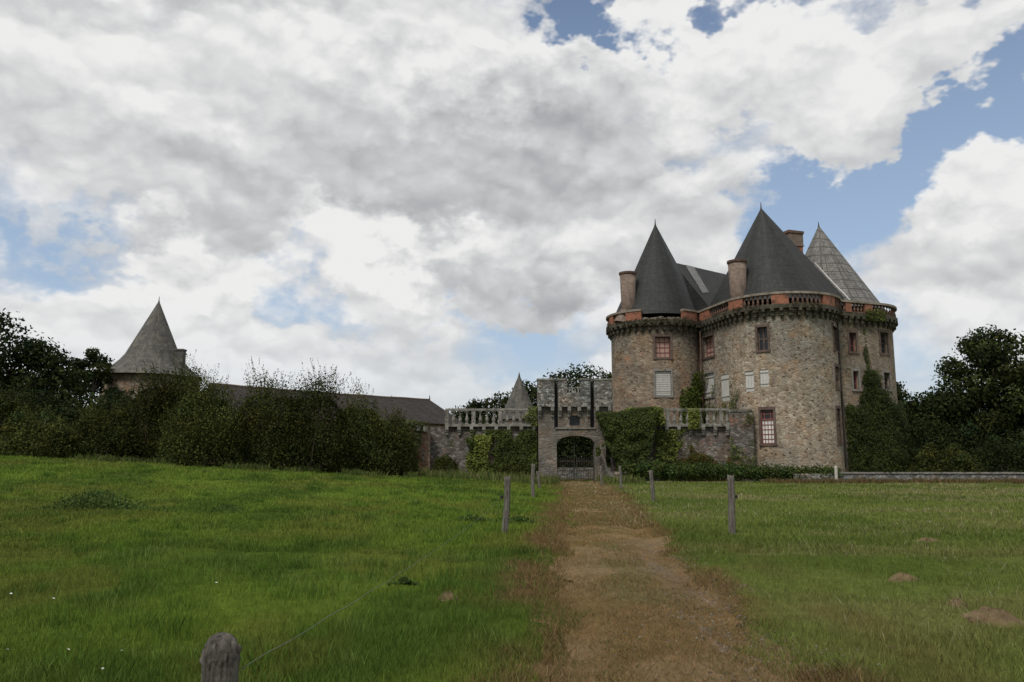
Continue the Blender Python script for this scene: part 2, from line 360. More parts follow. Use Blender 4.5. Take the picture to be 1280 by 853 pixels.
def unit(n):
    v = rng.normal(size=(n, 3)); return v / np.linalg.norm(v, axis=1, keepdims=True)
def pal(n, cols, jit=.18):
    c = np.array(cols)[rng.integers(0, len(cols), n)]; return np.clip(c * (1 + rng.normal(size=(n, 1)) * jit), .002, .9)
def leafcards(C, size, nbias=None, bias=.0):
    """six-cornered leaf-like faces about centres C"""
    n = len(C); nn = unit(n)
    if nbias is not None: nn = nn * (1 - bias) + nbias * bias * 1.6; nn /= np.linalg.norm(nn, axis=1, keepdims=True)
    t = unit(n); t = np.cross(nn, t); t /= np.linalg.norm(t, axis=1, keepdims=True); b = np.cross(nn, t)
    s = (size * (.6 + .8 * rng.random(n)))[:, None, None]
    shape = np.array([(-1, 0), (-.35, .55), (.4, .42), (1, 0), (.35, -.5), (-.4, -.45)]) * .5
    V = C[:, None, :] + s * (shape[None, :, 0:1] * t[:, None, :] + shape[None, :, 1:2] * b[:, None, :])
    return V

# value noise on numpy arrays
_T = np.random.default_rng(3).random((256, 256))
def vnoise(x, y):
    xi = np.floor(x).astype(int); yi = np.floor(y).astype(int); fx = x - xi; fy = y - yi
    fx = fx * fx * (3 - 2 * fx); fy = fy * fy * (3 - 2 * fy)
    g = lambda a, b: _T[a & 255, b & 255]
    return (g(xi, yi) * (1 - fx) + g(xi + 1, yi) * fx) * (1 - fy) + (g(xi, yi + 1) * (1 - fx) + g(xi + 1, yi + 1) * fx) * fy
def fbm(x, y, o=4):
    s = 0; a = .5; t = 0
    for i in range(o): s = s + a * vnoise(x * 2 ** i + 17 * i, y * 2 ** i + 5 * i); t += a; a *= .5
    return s / t
def sstep(x, a, b): t = np.clip((x - a) / (b - a), 0, 1); return t * t * (3 - 2 * t)

# ------------------------------------------------------------------ terrain
def hgt(x, y):
    x = np.asarray(x, float); y = np.asarray(y, float)
    rise = .060 * np.clip(2.0 - x, 0, 36) * sstep(y, 3, 44)
    rise = rise * (1 - .35 * sstep(y, 50, 75))
    near = 1 - sstep(y, 120, 260)
    off = sstep(np.abs(x - pathc(y)), 1.4, 3.2)
    hum = (fbm(x * .5, y * .5, 3) - .5) * .22 * off * sstep(y, 1, 8) * (1 - sstep(y, 52, 60)) + (fbm(x * 2.1 + 9, y * 2.1, 3) - .5) * .09 * (.3 + .7 * off)
    rut = -.075 * np.exp(-((x - pathc(y) - .75) / .28) ** 2) - .055 * np.exp(-((x - pathc(y) + .75) / .28) ** 2)
    return rise * (1 - sstep(y, 110, 200)) + (hum + rut) * near
def pathc(y):
    y = np.asarray(y, float); return np.interp(y, [0, 6.1, 13.4, 25, 47.5, 64, 90], [1.0, 1.28, 1.72, 2.75, 4.5, 5.0, 5.2])
def pathw(y):
    y = np.asarray(y, float); return np.interp(y, [0, 6, 13.4, 47.5, 60, 90], [1.1, 1.08, 1.12, 1.5, 1.5, 1.3])
def ground_at(px, py):
    a, b = ray(px, py); y = 1.0
    while y < 300:
        if CAMZ + b * y <= float(hgt(a * y, y)): break
        y += .05
    return Vector((a * y, y, float(hgt(a * y, y))))

# colour fields of the vegetation
def dryness(x, y):
    """0 lush, 1 rusty dead grass"""
    u = (x - pathc(y)) / pathw(y)
    d = np.exp(-((np.abs(u + .10) - 1.12) / .34) ** 2) * 1.1                # rusty fringes of the track
    d = d * (.35 + .65 * sstep(fbm(x * .7 + 3, y * .35 + 8, 3), .38, .58)); d = d + .9 * (np.abs(u) < 1.0)
    d2 = np.exp(-((u - 1.75 - .25 * (fbm(y * .2, y * 0 + 3, 2) - .5)) / .38) ** 2) * .9 * (1 - sstep(y, 14, 26)) * .38
    w_ = fbm(x * .9 + 40, y * .6, 4)
    return np.clip((np.maximum(d, d2)) * sstep(w_, .30, .58), 0, 1)
GR = {'lush': (.120, .178, .027), 'mid': (.106, .154, .027), 'deep': (.070, .112, .020), 'right': (.138, .172, .044), 'straw': (.28, .255, .14),
      'rust': (.185, .122, .058), 'rust2': (.135, .096, .046), 'olive': (.140, .150, .034)}
def grasscol(x, y, n_):
    s_ = sstep(x - pathc(y), -1.2, 2.0)[:, None]
    p = fbm(x * .35, y * .22, 4)[:, None]; q = fbm(x * 1.3 + 80, y * .8 + 9, 4)[:, None]
    L = np.array(GR['lush']); Mi = np.array(GR['mid']); De = np.array(GR['deep']); Rt = np.array(GR['right']); St = np.array(GR['straw'])
    c = L * (1 - sstep(p, .42, .62)) + De * sstep(p, .42, .62); c = c * (1 - .6 * sstep(q, .5, .7)) + Mi * .6 * sstep(q, .5, .7)
    olive = sstep(fbm(x * .5 + 11, y * .3 + 70, 3), .52, .66)[:, None]
    c = c * (1 - .55 * olive) + np.array(GR['olive']) * .55 * olive
    r = Rt * (1 - .55 * sstep(p, .45, .62)) + De * .55 * sstep(p, .45, .62)
    straw = sstep(fbm(x * .22 + 5, y * .55 + 33, 5), .56, .68)[:, None]
    r = r * (1 - .5 * straw) + np.array((.20, .195, .07)) * .5 * straw
    c = c * (1 - s_) + r * s_
    d = dryness(x, y)[:, None]; ru = np.where(rng.random((n_, 1)) < .55, np.array(GR['rust']), np.array(GR['rust2']))
    # some green survives in the middle of the track
    u = ((x - pathc(y)) / pathw(y)); mid = (np.exp(-(u / .35) ** 2) * sstep(fbm(x * 1.1, y * .7 + 50, 3), .45, .6) * .75)[:, None]
    d = d * (1 - mid)
    return c * (1 - d) + ru * d

def gridlines(a, b, fine0, fine1, df, grow=1.12):
    L = list(np.arange(fine0, fine1, df)); st = df; x = L[-1]
    while x < b: st *= grow; x += st; L.append(x)
    st = df; x = fine0; pre = []
    while x > a: st *= grow; x -= st; pre.append(x)
    return np.array(pre[::-1] + L)
def sheet(name, xs, ys, mat, dz=0.0, colf=None, mask=None):
    X, Y = np.meshgrid(xs, ys); Z = hgt(X, Y) + dz
    if name == 'ground': Z = Z - .05 * (1 - sstep(np.abs(X - pathc(Y)) / pathw(Y), .55, .85)) * (1 - sstep(Y, 58, 62))   # bed of the track
    nx, ny = len(xs), len(ys)
    V = np.stack([X, Y, Z], -1).reshape(-1, 3).astype(np.float32)
    i = np.arange(nx - 1)[None, :] + nx * np.arange(ny - 1)[:, None]; fc = np.stack([i, i + 1, i + nx + 1, i + nx], -1).reshape(-1, 4)
    if mask is not None:
        cx = V[fc].mean(1); fc = fc[mask(cx[:, 0], cx[:, 1])]
        used = np.unique(fc); rem = np.zeros(len(V), int); rem[used] = np.arange(len(used)); V = V[used]; fc = rem[fc]
    n = len(fc); me = bpy.data.meshes.new(name); me.vertices.add(len(V)); me.vertices.foreach_set('co', V.ravel())
    me.loops.add(n * 4); me.loops.foreach_set('vertex_index', fc.astype(np.int32).ravel()); me.polygons.add(n)
    me.polygons.foreach_set('loop_start', np.arange(0, n * 4, 4, dtype=np.int32)); me.polygons.foreach_set('loop_total', np.full(n, 4, dtype=np.int32))
    me.polygons.foreach_set('use_smooth', [True] * n)
    if colf is not None:
        c = np.ones((len(V), 4), dtype=np.float32); c[:, :3] = colf(V[:, 0].astype(float), V[:, 1].astype(float)); at = me.color_attributes.new('col', 'FLOAT_COLOR', 'POINT'); at.data.foreach_set('color', c.ravel())
    me.update(calc_edges=True); o = link(name, me, mat, None, (0, 0, 0)); return o
def m_ground(name, dark, gravel=False):
    m, n, bs = newmat(name); at = n.n.new('ShaderNodeAttribute'); at.attribute_name = 'col'; c = at.outputs['Color']; g = geo(n)
    f = n.noise(n.vmath('MULTIPLY', g, (1, .55, 1)), 5, 8, .72); c = n.mix(.75, c, n.ramp(f, [(.3, dark), (.72, 1.3)]), 'MULTIPLY')
    f2 = n.noise(g, 40, 5, .8); c = n.mix(.6, c, n.ramp(f2, [(.3, .4), (.7, 1.5)]), 'MULTIPLY')
    n.l.new(c, bs.inputs['Base Color']); bs.inputs['Roughness'].default_value = 1.0; bs.inputs['Specular IOR Level'].default_value = 0
    n.l.new(n.bump(n.math('ADD', f, n.math('MULTIPLY', f2, .5)), .8, .08), bs.inputs['Normal']); return m
def gcol(x, y): return grasscol(x, y, len(x)) * .8
xs = gridlines(-1800, 1800, -24, 24, .22, 1.10); ys = gridlines(-300, 2600, 1.5, 30, .22, 1.035)
ground = sheet('ground', xs, ys, m_ground('meadow soil and thatch', .45), 0, gcol); ground['kind'] = 'structure'
# the track is a sheet of its own lying a few millimetres above the meadow
def pathmask(x, y): return (np.abs(x - pathc(y)) < pathw(y) * (.95 + .9 * (fbm(x * .6 + 3 + 30 * (x > pathc(y)), y * .8, 4) - .5)) + .05) & (y < 63)
def pathcol(x, y):
    u = (x - pathc(y)) / pathw(y); n_ = len(x)
    rust = np.array((.185, .120, .058)); soil = np.array((.21, .148, .082)); gv = np.array((.115, .098, .078)); gn = np.array((.090, .092, .036))
    a = fbm(x * 1.2, y * .8 + 20, 4)[:, None]; c = rust * (1 - sstep(a, .4, .6)) + soil * sstep(a, .4, .6)
    g = (np.exp(-((u - .62) / .30) ** 2) * sstep(fbm(x * 1.4 + 60, y * .6, 4), .34, .55) * (1 - .85 * sstep(y, 11, 19)))[:, None] * .35
    c = c * (1 - g) + gv * g
    g = (sstep(fbm(x * 1.1, y * .7 + 50, 3), .48, .62) * .6 * np.exp(-((u + .05) / .4) ** 2))[:, None]; c = c * (1 - g) + gn * g
    return c
pth = sheet('path', np.arange(-1.5, 8.2, .09), gridlines(-2, 63, -2, 16, .10, 1.03), m_ground('dry track', .55), .004, pathcol, pathmask)
tag(pth, kind='structure', label='brown track of dead grass and grit running up to the gate')

# ------------------------------------------------------------------ paths (plans of walls)
def circle(c, r, n=72, a0=0.0): return [(c[0] + r * math.cos(a0 + 2 * math.pi * k / n), c[1] + r * math.sin(a0 + 2 * math.pi * k / n)) for k in range(n)]
def hull(pts):
    pts = sorted(set(pts))
    def half(ps):
        h = []
        for p in ps:
            while len(h) >= 2 and (h[-1][0] - h[-2][0]) * (p[1] - h[-2][1]) - (h[-1][1] - h[-2][1]) * (p[0] - h[-2][0]) <= 0: h.pop()
            h.append(p)
        return h
    a = half(pts); b = half(pts[::-1]); return a[:-1] + b[:-1]
class Plan:
    """counter-clockwise closed loop, or an open line whose outside is on the right hand side of its direction"""
    def __init__(s, pts, closed=True):
        s.p = [Vector(p) for p in pts]; s.closed = closed
        q = s.p + ([s.p[0]] if closed else []); s.q = q; s.L = [0]
        for i in range(len(q) - 1): s.L.append(s.L[-1] + (q[i + 1] - q[i]).length)
        s.T = s.L[-1]
    def at(s, u):
        if s.closed: u %= s.T
        for i in range(len(s.q) - 1):
            if u <= s.L[i + 1] + 1e-9: break
        d = (s.q[i + 1] - s.q[i]).normalized(); return s.q[i] + d * (u - s.L[i]), Vector((d.y, -d.x)), d
    def hit(s, a):
        """arc length where a sight line with X = a*Y first meets the plan"""
        best = None
        for i in range(len(s.q) - 1):
            p, q = s.q[i], s.q[i + 1]; f0 = p.x - a * p.y; f1 = q.x - a * q.y
            if f0 * f1 <= 0 and f0 != f1:
                t = f0 / (f0 - f1); y = p.y + (q.y - p.y) * t
                if best is None or y < best[1]: best = (s.L[i] + (q - p).length * t, y)
        if best is None:      # just past the edge of the wall: take the outermost point
            rt = [p.x / p.y for p in s.p]; i = max(range(len(rt)), key=lambda k: rt[k]) if a > sum(rt) / len(rt) else min(range(len(rt)), key=lambda k: rt[k])
            print('hit clamped', a, rt[i]); best = (s.L[i], s.p[i].y)
        return best
    def knots(s, s0, s1, step=None):
        k = [s0, s1] + [l + m * s.T for l in s.L for m in (-1, 0, 1) if s0 < l + m * s.T < s1] if s.closed else [s0, s1] + [l for l in s.L if s0 < l < s1]
        k = sorted(set(round(x, 5) for x in k)); out = [k[0]]
        for x in k[1:]:
            if x - out[-1] > 1e-3: out.append(x)
        return out
def P3(p, n, off, z): return (p.x + n.x * off, p.y + n.y * off, z)
def wall(mb, pl, z0, z1, holes=(), s0=0.0, s1=None, dz=None):
    """outer skin of a wall with real openings; holes = (s0, s1, z0, z1, depth)"""
    s1 = pl.T if s1 is None else s1
    S = pl.knots(s0, s1); S = sorted(set([round(x, 4) for x in S] + [round(h[i], 4) for h in holes for i in (0, 1)]))
    S = [x for x in S if s0 - 1e-3 <= x <= s1 + 1e-3]
    S = [x for i, x in enumerate(S) if i == 0 or x - S[i - 1] > 1e-4]
    Z = sorted(set([z0, z1] + [round(h[i], 4) for h in holes for i in (2, 3)]))
    for i in range(len(S) - 1):
        a, na, _ = pl.at(S[i] + 1e-6); b, nb, _ = pl.at(S[i + 1] - 1e-6); sm = (S[i] + S[i + 1]) / 2
        for j in range(len(Z) - 1):
            zm = (Z[j] + Z[j + 1]) / 2
            if any(h[0] - 1e-3 < sm < h[1] + 1e-3 and h[2] < zm < h[3] for h in holes): continue
            mb.face([(a.x, a.y, Z[j]), (b.x, b.y, Z[j]), (b.x, b.y, Z[j + 1]), (a.x, a.y, Z[j + 1])], [(S[i], Z[j]), (S[i + 1], Z[j]), (S[i + 1], Z[j + 1]), (S[i], Z[j + 1])])
    for h in holes:
        a, _, _ = pl.at(h[0]); b, _, _ = pl.at(h[1]); d = (b - a).normalized(); n = Vector((d.y, -d.x)); dd = h[4]
        A = (a.x, a.y); B = (b.x, b.y); Ai = (a.x - n.x * dd, a.y - n.y * dd); Bi = (b.x - n.x * dd, b.y - n.y * dd)
        mb.face([(*A, h[2]), (*Ai, h[2]), (*Ai, h[3]), (*A, h[3])]); mb.face([(*Bi, h[2]), (*B, h[2]), (*B, h[3]), (*Bi, h[3])])
        # sill and soffit follow the curve of the wall
        K = [x for x in S if h[0] - 1e-3 <= x <= h[1] + 1e-3]; o = [tuple(pl.at(x)[0]) for x in K]
        mb.face([(x, y, h[2]) for x, y in o] + [(*Bi, h[2]), (*Ai, h[2])]); mb.face([(x, y, h[3]) for x, y in o][::-1] + [(*Ai, h[3]), (*Bi, h[3])])
def slab(mb, pl, s0, s1, z0, z1, out, thick, closed=False):
    """a solid course following the plan: outer face `out` in front of it, `thick` deep"""
    K = pl.knots(s0, s1)
    if not closed and s1 - s0 > 1.0:
        pass
    ring = []
    for i, x in enumerate(K):
        p, n, _ = pl.at(x - 1e-6 if i == len(K) - 1 else x + 1e-6)
        if 0 < i < len(K) - 1 or closed: _, n2, _ = pl.at(x - 1e-3); n = (n + n2).normalized()
        ring.append((P3(p, n, out, z0), P3(p, n, out, z1), P3(p, n, out - thick, z1), P3(p, n, out - thick, z0), x))
    for a, b in zip(ring[:-1], ring[1:]):
        mb.face([a[0], b[0], b[1], a[1]], [(a[4], z0), (b[4], z0), (b[4], z1), (a[4], z1)]); mb.face([a[1], b[1], b[2], a[2]]); mb.face([b[3], a[3], a[2], b[2]]); mb.face([a[0], a[3], b[3], b[0]])
    if not closed: mb.face([ring[0][0], ring[0][1], ring[0][2], ring[0][3]]); mb.face([ring[-1][3], ring[-1][2], ring[-1][1], ring[-1][0]])
    return mb
def lathe(mb, c, prof, n=10):
    base = len(mb.v)
    for r, z in prof:
        for k in range(n): mb.v.append((c[0] + r * math.cos(2 * math.pi * k / n), c[1] + r * math.sin(2 * math.pi * k / n), c[2] + z))
    for i in range(len(prof) - 1):
        for k in range(n):
            k2 = (k + 1) % n; mb.f.append((base + i * n + k, base + i * n + k2, base + (i + 1) * n + k2, base + (i + 1) * n + k))
            mb.uv += [(k * .05, prof[i][1]), ((k + 1) * .05, prof[i][1]), ((k + 1) * .05, prof[i + 1][1]), (k * .05, prof[i + 1][1])]
    return mb
def baluster_mesh(h, mat, rad=.1):
    mb = MB(); mb.box((0, 0, .05), (rad * 2, rad * 2, .10)); mb.box((0, 0, h - .045), (rad * 2, rad * 2, .09))
    lathe(mb, (0, 0, 0), [(rad * .5, .10), (rad * .7, .16 * h), (rad * 1.05, .30 * h), (rad * .95, .42 * h), (rad * .5, .62 * h), (rad * .42, .72 * h), (rad * .75, h - .13), (rad * .75, h - .09)], 8)
    return mb
def put(src, p, ang, parent, name=None):
    o = src.copy(); col.objects.link(o); o.parent = parent; ORG[o.name] = Vector(p)
    o.location = Vector(p) - ORG[parent.name]; o.rotation_euler = (0, 0, ang); return o
def proto_part(mb, name, mat, parent, p, ang):
    me_o = mb.build(name, mat, parent, origin=(0, 0, 0)); ORG[me_o.name] = Vector(p); me_o.location = Vector(p) - ORG[parent.name]; me_o.rotation_euler = (0, 0, ang); return me_o

def fanroof(name, apex, base, z0, mat, parent, rows=14, flare=0.0, tip=.5):
    """slated roof: every point of the base outline runs straight up to the apex"""
    mb = MB(); n = len(base); pl = Plan(base)
    ap = Vector(apex); prev = None
    T = sorted([0, .02, .04, .10, .985] + [i / rows for i in range(1, rows)])
    def pt(b, t):
        k = 1 + flare * max(0, 1 - t / .30) ** 1.6
        x = ap.x + (b.x - ap.x) * (1 - t) * (k if t < .3 else 1); y = ap.y + (b.y - ap.y) * (1 - t) * (k if t < .3 else 1)
        return (x, y, z0 + (ap.z - z0) * t)
    for i in range(n):
        b0, b1 = pl.q[i], pl.q[i + 1]; sl = (Vector((b0.x, b0.y, z0)) - ap).length; m_ = (pl.L[i] + pl.L[i + 1]) / 2; w_ = pl.L[i + 1] - pl.L[i]
        for t0, t1 in zip(T[:-1], T[1:]):
            u = lambda s_, t: (m_ + (s_ - m_) * (1 - t), t * sl)
            mb.face([pt(b0, t0), pt(b1, t0), pt(b1, t1), pt(b0, t1)], [u(pl.L[i], t0), u(pl.L[i + 1], t0), u(pl.L[i + 1], t1), u(pl.L[i], t1)])
    # underside of the eaves
    mb.face([(b.x * 1.0, b.y * 1.0, z0 - .02) for b in (Vector(pt(b, 0)[:2]) for b in pl.p)][::-1])
    ro = mb.build(name, mat, parent, smooth=False)
    me = ro.data; me.polygons.foreach_set('use_smooth', [True] * len(me.polygons))
    f = MB(); f.tube([(ap.x, ap.y, ap.z - .25), (ap.x, ap.y, ap.z), (ap.x, ap.y, ap.z + tip)], [.12, .06, .02], 8); f.build('finial', M['iron'], ro)
    return ro

def opening(pl, x0, y0, x1, y1, depth):
    depth = depth * 1.3 if depth > .25 else depth
    """turns a rectangle of the photograph into an opening of the wall on plan pl"""
    ym = (y0 + y1) / 2; a0 = ray(x0, ym)[0]; a1 = ray(x1, ym)[0]; h0 = pl.hit(a0); h1 = pl.hit(a1)
    Yc = (h0[1] + h1[1]) / 2; s0, s1 = h0[0], h1[0]
    if s1 < s0: s1 += pl.T
    return [s0, s1, CAMZ + ray(0, y1)[1] * Yc, CAMZ + ray(0, y0)[1] * Yc, depth]
def local(pl, h, inset):
    a, _, _ = pl.at(h[0]); b, _, _ = pl.at(h[1]); d = (b - a).normalized(); n = Vector((d.y, -d.x)); c = (a + b) / 2 - n * inset
    return c, n, d, (b - a).length
def lbox(mb, c, d, n, x0, x1, z0, z1, y0, y1):
    """box in the frame of an opening: x along the wall, y outwards"""
    m_ = c + d * ((x0 + x1) / 2) + n * ((y0 + y1) / 2); mb.box((m_.x, m_.y, (z0 + z1) / 2), (x1 - x0, abs(y1 - y0), z1 - z0), math.atan2(d.y, d.x))
def window(parent, pl, h, style, sur='surround', label=None, surround=True):
    c, n, d, W = local(pl, h, 0); z0, z1 = h[2], h[3]; hw = W / 2; s_ = MB(); t = .17
    if surround:
        lbox(s_, c, d, n, -hw - t, -hw, z0, z1, -.12, .045); lbox(s_, c, d, n, hw, hw + t, z0, z1, -.12, .045)
        lbox(s_, c, d, n, -hw - t, hw + t, z1, z1 + .24, -.12, .055); lbox(s_, c, d, n, -hw - t - .03, hw + t + .03, z0 - .16, z0, -.15, .10)
        win = s_.build('window', M[sur], parent)
    else:
        lbox(s_, c, d, n, -hw - .02, hw + .02, z0 - .14, z0, -.15, .07); win = s_.build('window', M[sur], parent)
    if label: win['label'] = label
    dd = h[4]; f = MB(); pn = MB(); e = .07; y = -dd + .04
    if style == 'lattice':
        cols, rows_, fm, pm, bw = 3, 4, 'red_paint', 'pink_pane', .05
    elif style == 'dark':
        cols, rows_, fm, pm, bw = 2, 4, 'surround', 'glass', .05
    elif style == 'mullion':
        cols, rows_, fm, pm, bw = 2, 2, 'surround', 'glass', .11
    elif style == 'white':
        cols, rows_, fm, pm, bw = 4, 5, 'red_paint', 'pale_pane', .045
    elif style == 'reddark':
        cols, rows_, fm, pm, bw = 2, 3, 'red_paint', 'glass', .06
    zt = z1
    if style == 'white':
        zt = z0 + (z1 - z0) * .70; lbox(f, c, d, n, -hw, hw, zt, zt + .12, y, y + .10)
        for q in (-.25, .25): lbox(f, c, d, n, q * W - .03, q * W + .03, zt + .12, z1 - e, y, y + .07)
        lbox(f, c, d, n, -hw, hw, zt + (z1 - zt) * .55, zt + (z1 - zt) * .55 + .06, y, y + .065)
        g = MB(); lbox(g, c, d, n, -hw + .01, hw - .01, zt + .05, z1 - .02, y - .02, y + .02); 
    lbox(f, c, d, n, -hw, -hw + e, z0, z1, y, y + .09); lbox(f, c, d, n, hw - e, hw, z0, z1, y, y + .09)
    lbox(f, c, d, n, -hw + e, hw - e, z0, z0 + e, y, y + .085); lbox(f, c, d, n, -hw + e, hw - e, z1 - e, z1, y, y + .085)
    for i in range(1, cols):
        q = -hw + W * i / cols; lbox(f, c, d, n, q - bw / 2, q + bw / 2, z0 + e, zt - e * .5, y, y + .07)
    for j in range(1, rows_):
        q = z0 + (zt - z0) * j / rows_; lbox(f, c, d, n, -hw + e, hw - e, q - bw / 2, q + bw / 2, y, y + .06)
    lbox(pn, c, d, n, -hw + .01, hw - .01, z0 + .01, zt - .01, y - .02, y + .02)
    f.build('frame', M[fm], win); pn.build('pane', M[pm], win)
    if style == 'white': g.build('pane', M['glass'], win)
    return win
def shutter(parent, pl, h, sur='sur_grey', boards=4, louvre=False, surround=True):
    c, n, d, W = local(pl, h, 0); z0, z1 = h[2], h[3]; hw = W / 2; t = .14; dd = h[4]
    if surround:
        s_ = MB(); lbox(s_, c, d, n, -hw - t, -hw, z0, z1, -.12, .04); lbox(s_, c, d, n, hw, hw + t, z0, z1, -.12, .04)
        lbox(s_, c, d, n, -hw - t, hw + t, z1, z1 + .22, -.12, .05); lbox(s_, c, d, n, -hw - t, hw + t, z0 - .15, z0, -.14, .09); s_.build('window_surround', M[sur], parent)
    mb = MB(); bw = W / boards
    for i in range(boards): lbox(mb, c, d, n, -hw + i * bw + .008, -hw + (i + 1) * bw - .008, z0 + .02, z1 - .02, -dd, -dd + .05)
    if louvre:
        k = int((z1 - z0) / .16)
        for j in range(k):
            q = z0 + .06 + j * (z1 - z0 - .1) / k; lbox(mb, c, d, n, -hw + .03, hw - .03, q, q + .09, -dd + .051, -dd + .08)
    for q in (.18, .82): lbox(mb, c, d, n, -hw + .03, hw - .03, z0 + (z1 - z0) * q, z0 + (z1 - z0) * q + .10, -dd + .081, -dd + .11)
    return mb.build('shutter', M['shutter'], parent)

# ------------------------------------------------------------------ THE CASTLE
ZB = -.6; ZW = 13.45
cl = (13.2, 72.8); cb = (22.4, 66.2); crr = (28.8, 71.3)
planL = Plan(circle(cl, 4.04)); planB = Plan(hull(circle(cb, 4.45) + [(16.7, 71.0), (18.5, 76.0), (25.0, 77.0), (27.0, 74.0)])); planR = Plan(hull(circle((29.3, 70.4), 4.17) + [(26.45, 64.9), (26.4, 69.5)]))
castle = thing('castle', (21, 70, 0), 'brown stone castle with three pointed slate cone roofs, right of the gatehouse', 'castle')

oL = [opening(planL, 819, 421, 838, 447, .34), opening(planL, 819, 464, 839, 495, .20)]
oF = [opening(planB, 879, 421, 892, 446, .34), opening(planB, 880, 467, 893, 496, .16), opening(planB, 901.5, 468, 911.5, 502, .10),
      opening(planB, 931.5, 464, 942.5, 490, .10), opening(planB, 950, 462, 961, 484, .10), opening(planB, 947, 409, 959.5, 438, .30), opening(planB, 951.5, 512.5, 967.5, 555, .22)]
oT = [opening(planB, 1041.5, 409, 1047.2, 438, .3), opening(planB, 1044.5, 459, 1049.0, 486, .3), opening(planB, 1046.5, 511, 1050.5, 554, .3)]
oR = [opening(planR, 1061.5, 416, 1070.5, 440, .3), opening(planR, 1066.5, 464, 1073.5, 487, .3), opening(planR, 1100.5, 416, 1110, 442, .3), opening(planR, 1105, 466, 1112.5, 487, .3), opening(planR, 1109.5, 510, 1116, 540, .3)]
for pl, hs, mt, lb in ((planL, oL, 'tower_left', 'brown round tower wall on the left'), (planB, oF + oT, 'tower', 'large tan rounded tower wall in the middle'), (planR, oR, 'tower_grey', 'ivy grown round tower wall at the right end')):
    mb = MB(); wall(mb, pl, ZB, ZW, hs); wl = mb.build('tower_wall', M[mt], castle); wl['label'] = lb
# main block behind the towers
rd = Vector((.784, .62)); rn = Vector((.62, -.784)); RA = Vector((15.5, 75.2)); RB = Vector((25.0, 82.7))
mb = MB(); blk = [RA + rn * 4.4 - rd * 1, RB + rn * 4.4, RB - rn * 4.4, RA - rn * 4.4 - rd * 1]; pm = Plan(blk); wall(mb, pm, ZB, 14.3); mb.build('main_wall', M['tower_grey'], castle)

window(castle, planL, oL[0], 'lattice', label='pinkish red lattice window of the left tower'); shutter(castle, planL, oL[1], louvre=True)
window(castle, planB, oF[0], 'lattice')
shutter(castle, planB, oF[1]); shutter(castle, planB, oF[2], boards=3, surround=False); shutter(castle, planB, oF[3], boards=3, surround=False); shutter(castle, planB, oF[4], boards=3, surround=False)
window(castle, planB, oF[5], 'mullion', label='brown stone mullioned window under the parapet'); window(castle, planB, oF[6], 'white', label='tall window with white panes and red frame low on the big tower')
for h in oT: window(castle, planB, h, 'reddark')
window(castle, planR, oR[0], 'reddark'); window(castle, planR, oR[1], 'reddark', 'sur_grey'); window(castle, planR, oR[2], 'dark'); window(castle, planR, oR[3], 'dark', 'sur_grey'); window(castle, planR, oR[4], 'dark', 'sur_grey')

# parapets on corbels
def parapet(pl, bricks, gaps, s_from, s_to, label):
    """bricks / gaps: lists of (s0, s1)"""
    off = .46
    mb = MB(); slab(mb, pl, 0, pl.T, 13.40, 13.72, off, .9, True); ps = mb.build('parapet', M['dark_slab'], castle); ps['label'] = label
    ins = lambda s, L: any(a <= (s % pl.T) <= b or a <= (s % pl.T) + pl.T <= b for a, b in L)
    # corbels: three stepped blocks, one mesh copied round the wall
    c = MB(); c.box((0, -.13, -.08), (.24, .34, .34)); c.box((0, -.22, .20), (.27, .50, .22)); c.box((0, -.04, -.33), (.2, .18, .20))
    first = None; k = int((s_to - s_from) / .62)
    for i in range(k):
        s = s_from + (i + .5) * (s_to - s_from) / k; p, n, d = pl.at(s); ang = math.atan2(d.y, d.x)
        if first is None: first = proto_part(c, 'corbel', M['dark_slab'], ps, (p.x, p.y, 13.09), ang)
        else: put(first, (p.x, p.y, 13.09), ang, ps)
    for a, b in bricks: b_ = slab(MB(), pl, a, b, 13.72, 14.52, off - .06, .3).build('brick_panel', M['brick_or'], ps)
    # copings between the gaps, and balusters where there is neither gap nor brick
    cur = s_from; run = []
    for a, b in sorted(gaps): run.append((cur, a)); cur = b
    run.append((cur, s_to))
    for a, b in run:
        if b - a > .2: slab(MB(), pl, a, b, 14.522, 14.70, off, .42).build('coping', M['rail_dark'], ps)
    bm_ = baluster_mesh(.80, None, .095); first = None; k = int((s_to - s_from) / .36)
    for i in range(k):
        s = s_from + (i + .5) * .36
        if ins(s, bricks) or ins(s, gaps): continue
        p, n, d = pl.at(s); q = (p.x + n.x * (off - .2), p.y + n.y * (off - .2), 13.72); ang = math.atan2(d.y, d.x)
        if first is None: first = proto_part(bm_, 'baluster', M['bal_dark'], ps, q, ang)
        else: put(first, q, ang, ps)
    return ps
def srange(pl, x0, x1, y=385):
    a = pl.hit(ray(x0, y)[0])[0]; b = pl.hit(ray(x1, y)[0])[0]
    if b < a: b += pl.T
    return (a, b)
TL0 = math.pi * 4.04
jL = srange(planL, 764.5, 874)
pL = parapet(planL, [srange(planL, 766.5, 770.5), srange(planL, 785, 803), srange(planL, 850, 866)], [srange(planL, 803.2, 849.8)], jL[0] - 3.0, jL[1] + .35, 'brick and dark stone parapet of the left tower')
rb = MB()
for i in range(26):
    s = jL[0] + (srange(planL, 804, 849)[0] - jL[0]) + i * .14; p, n, d = planL.at(s); hh = .1 + .16 * random.random()
    rb.box((p.x + n.x * .2, p.y + n.y * .2, 13.72 + hh / 2), (.16, .34, hh), random.random())
rb.build('rubble_edge', M['rail_dark'], pL)
jB = srange(planB, 882, 1047)
pB = parapet(planB, [srange(planB, 879.0, 891), srange(planB, 916, 932), srange(planB, 965, 985), srange(planB, 1025, 1038)], [], planB.hit(ray(876.5, 385)[0])[0] - .6, jB[1] + 1.3, 'brick and dark stone parapet of the large tower')
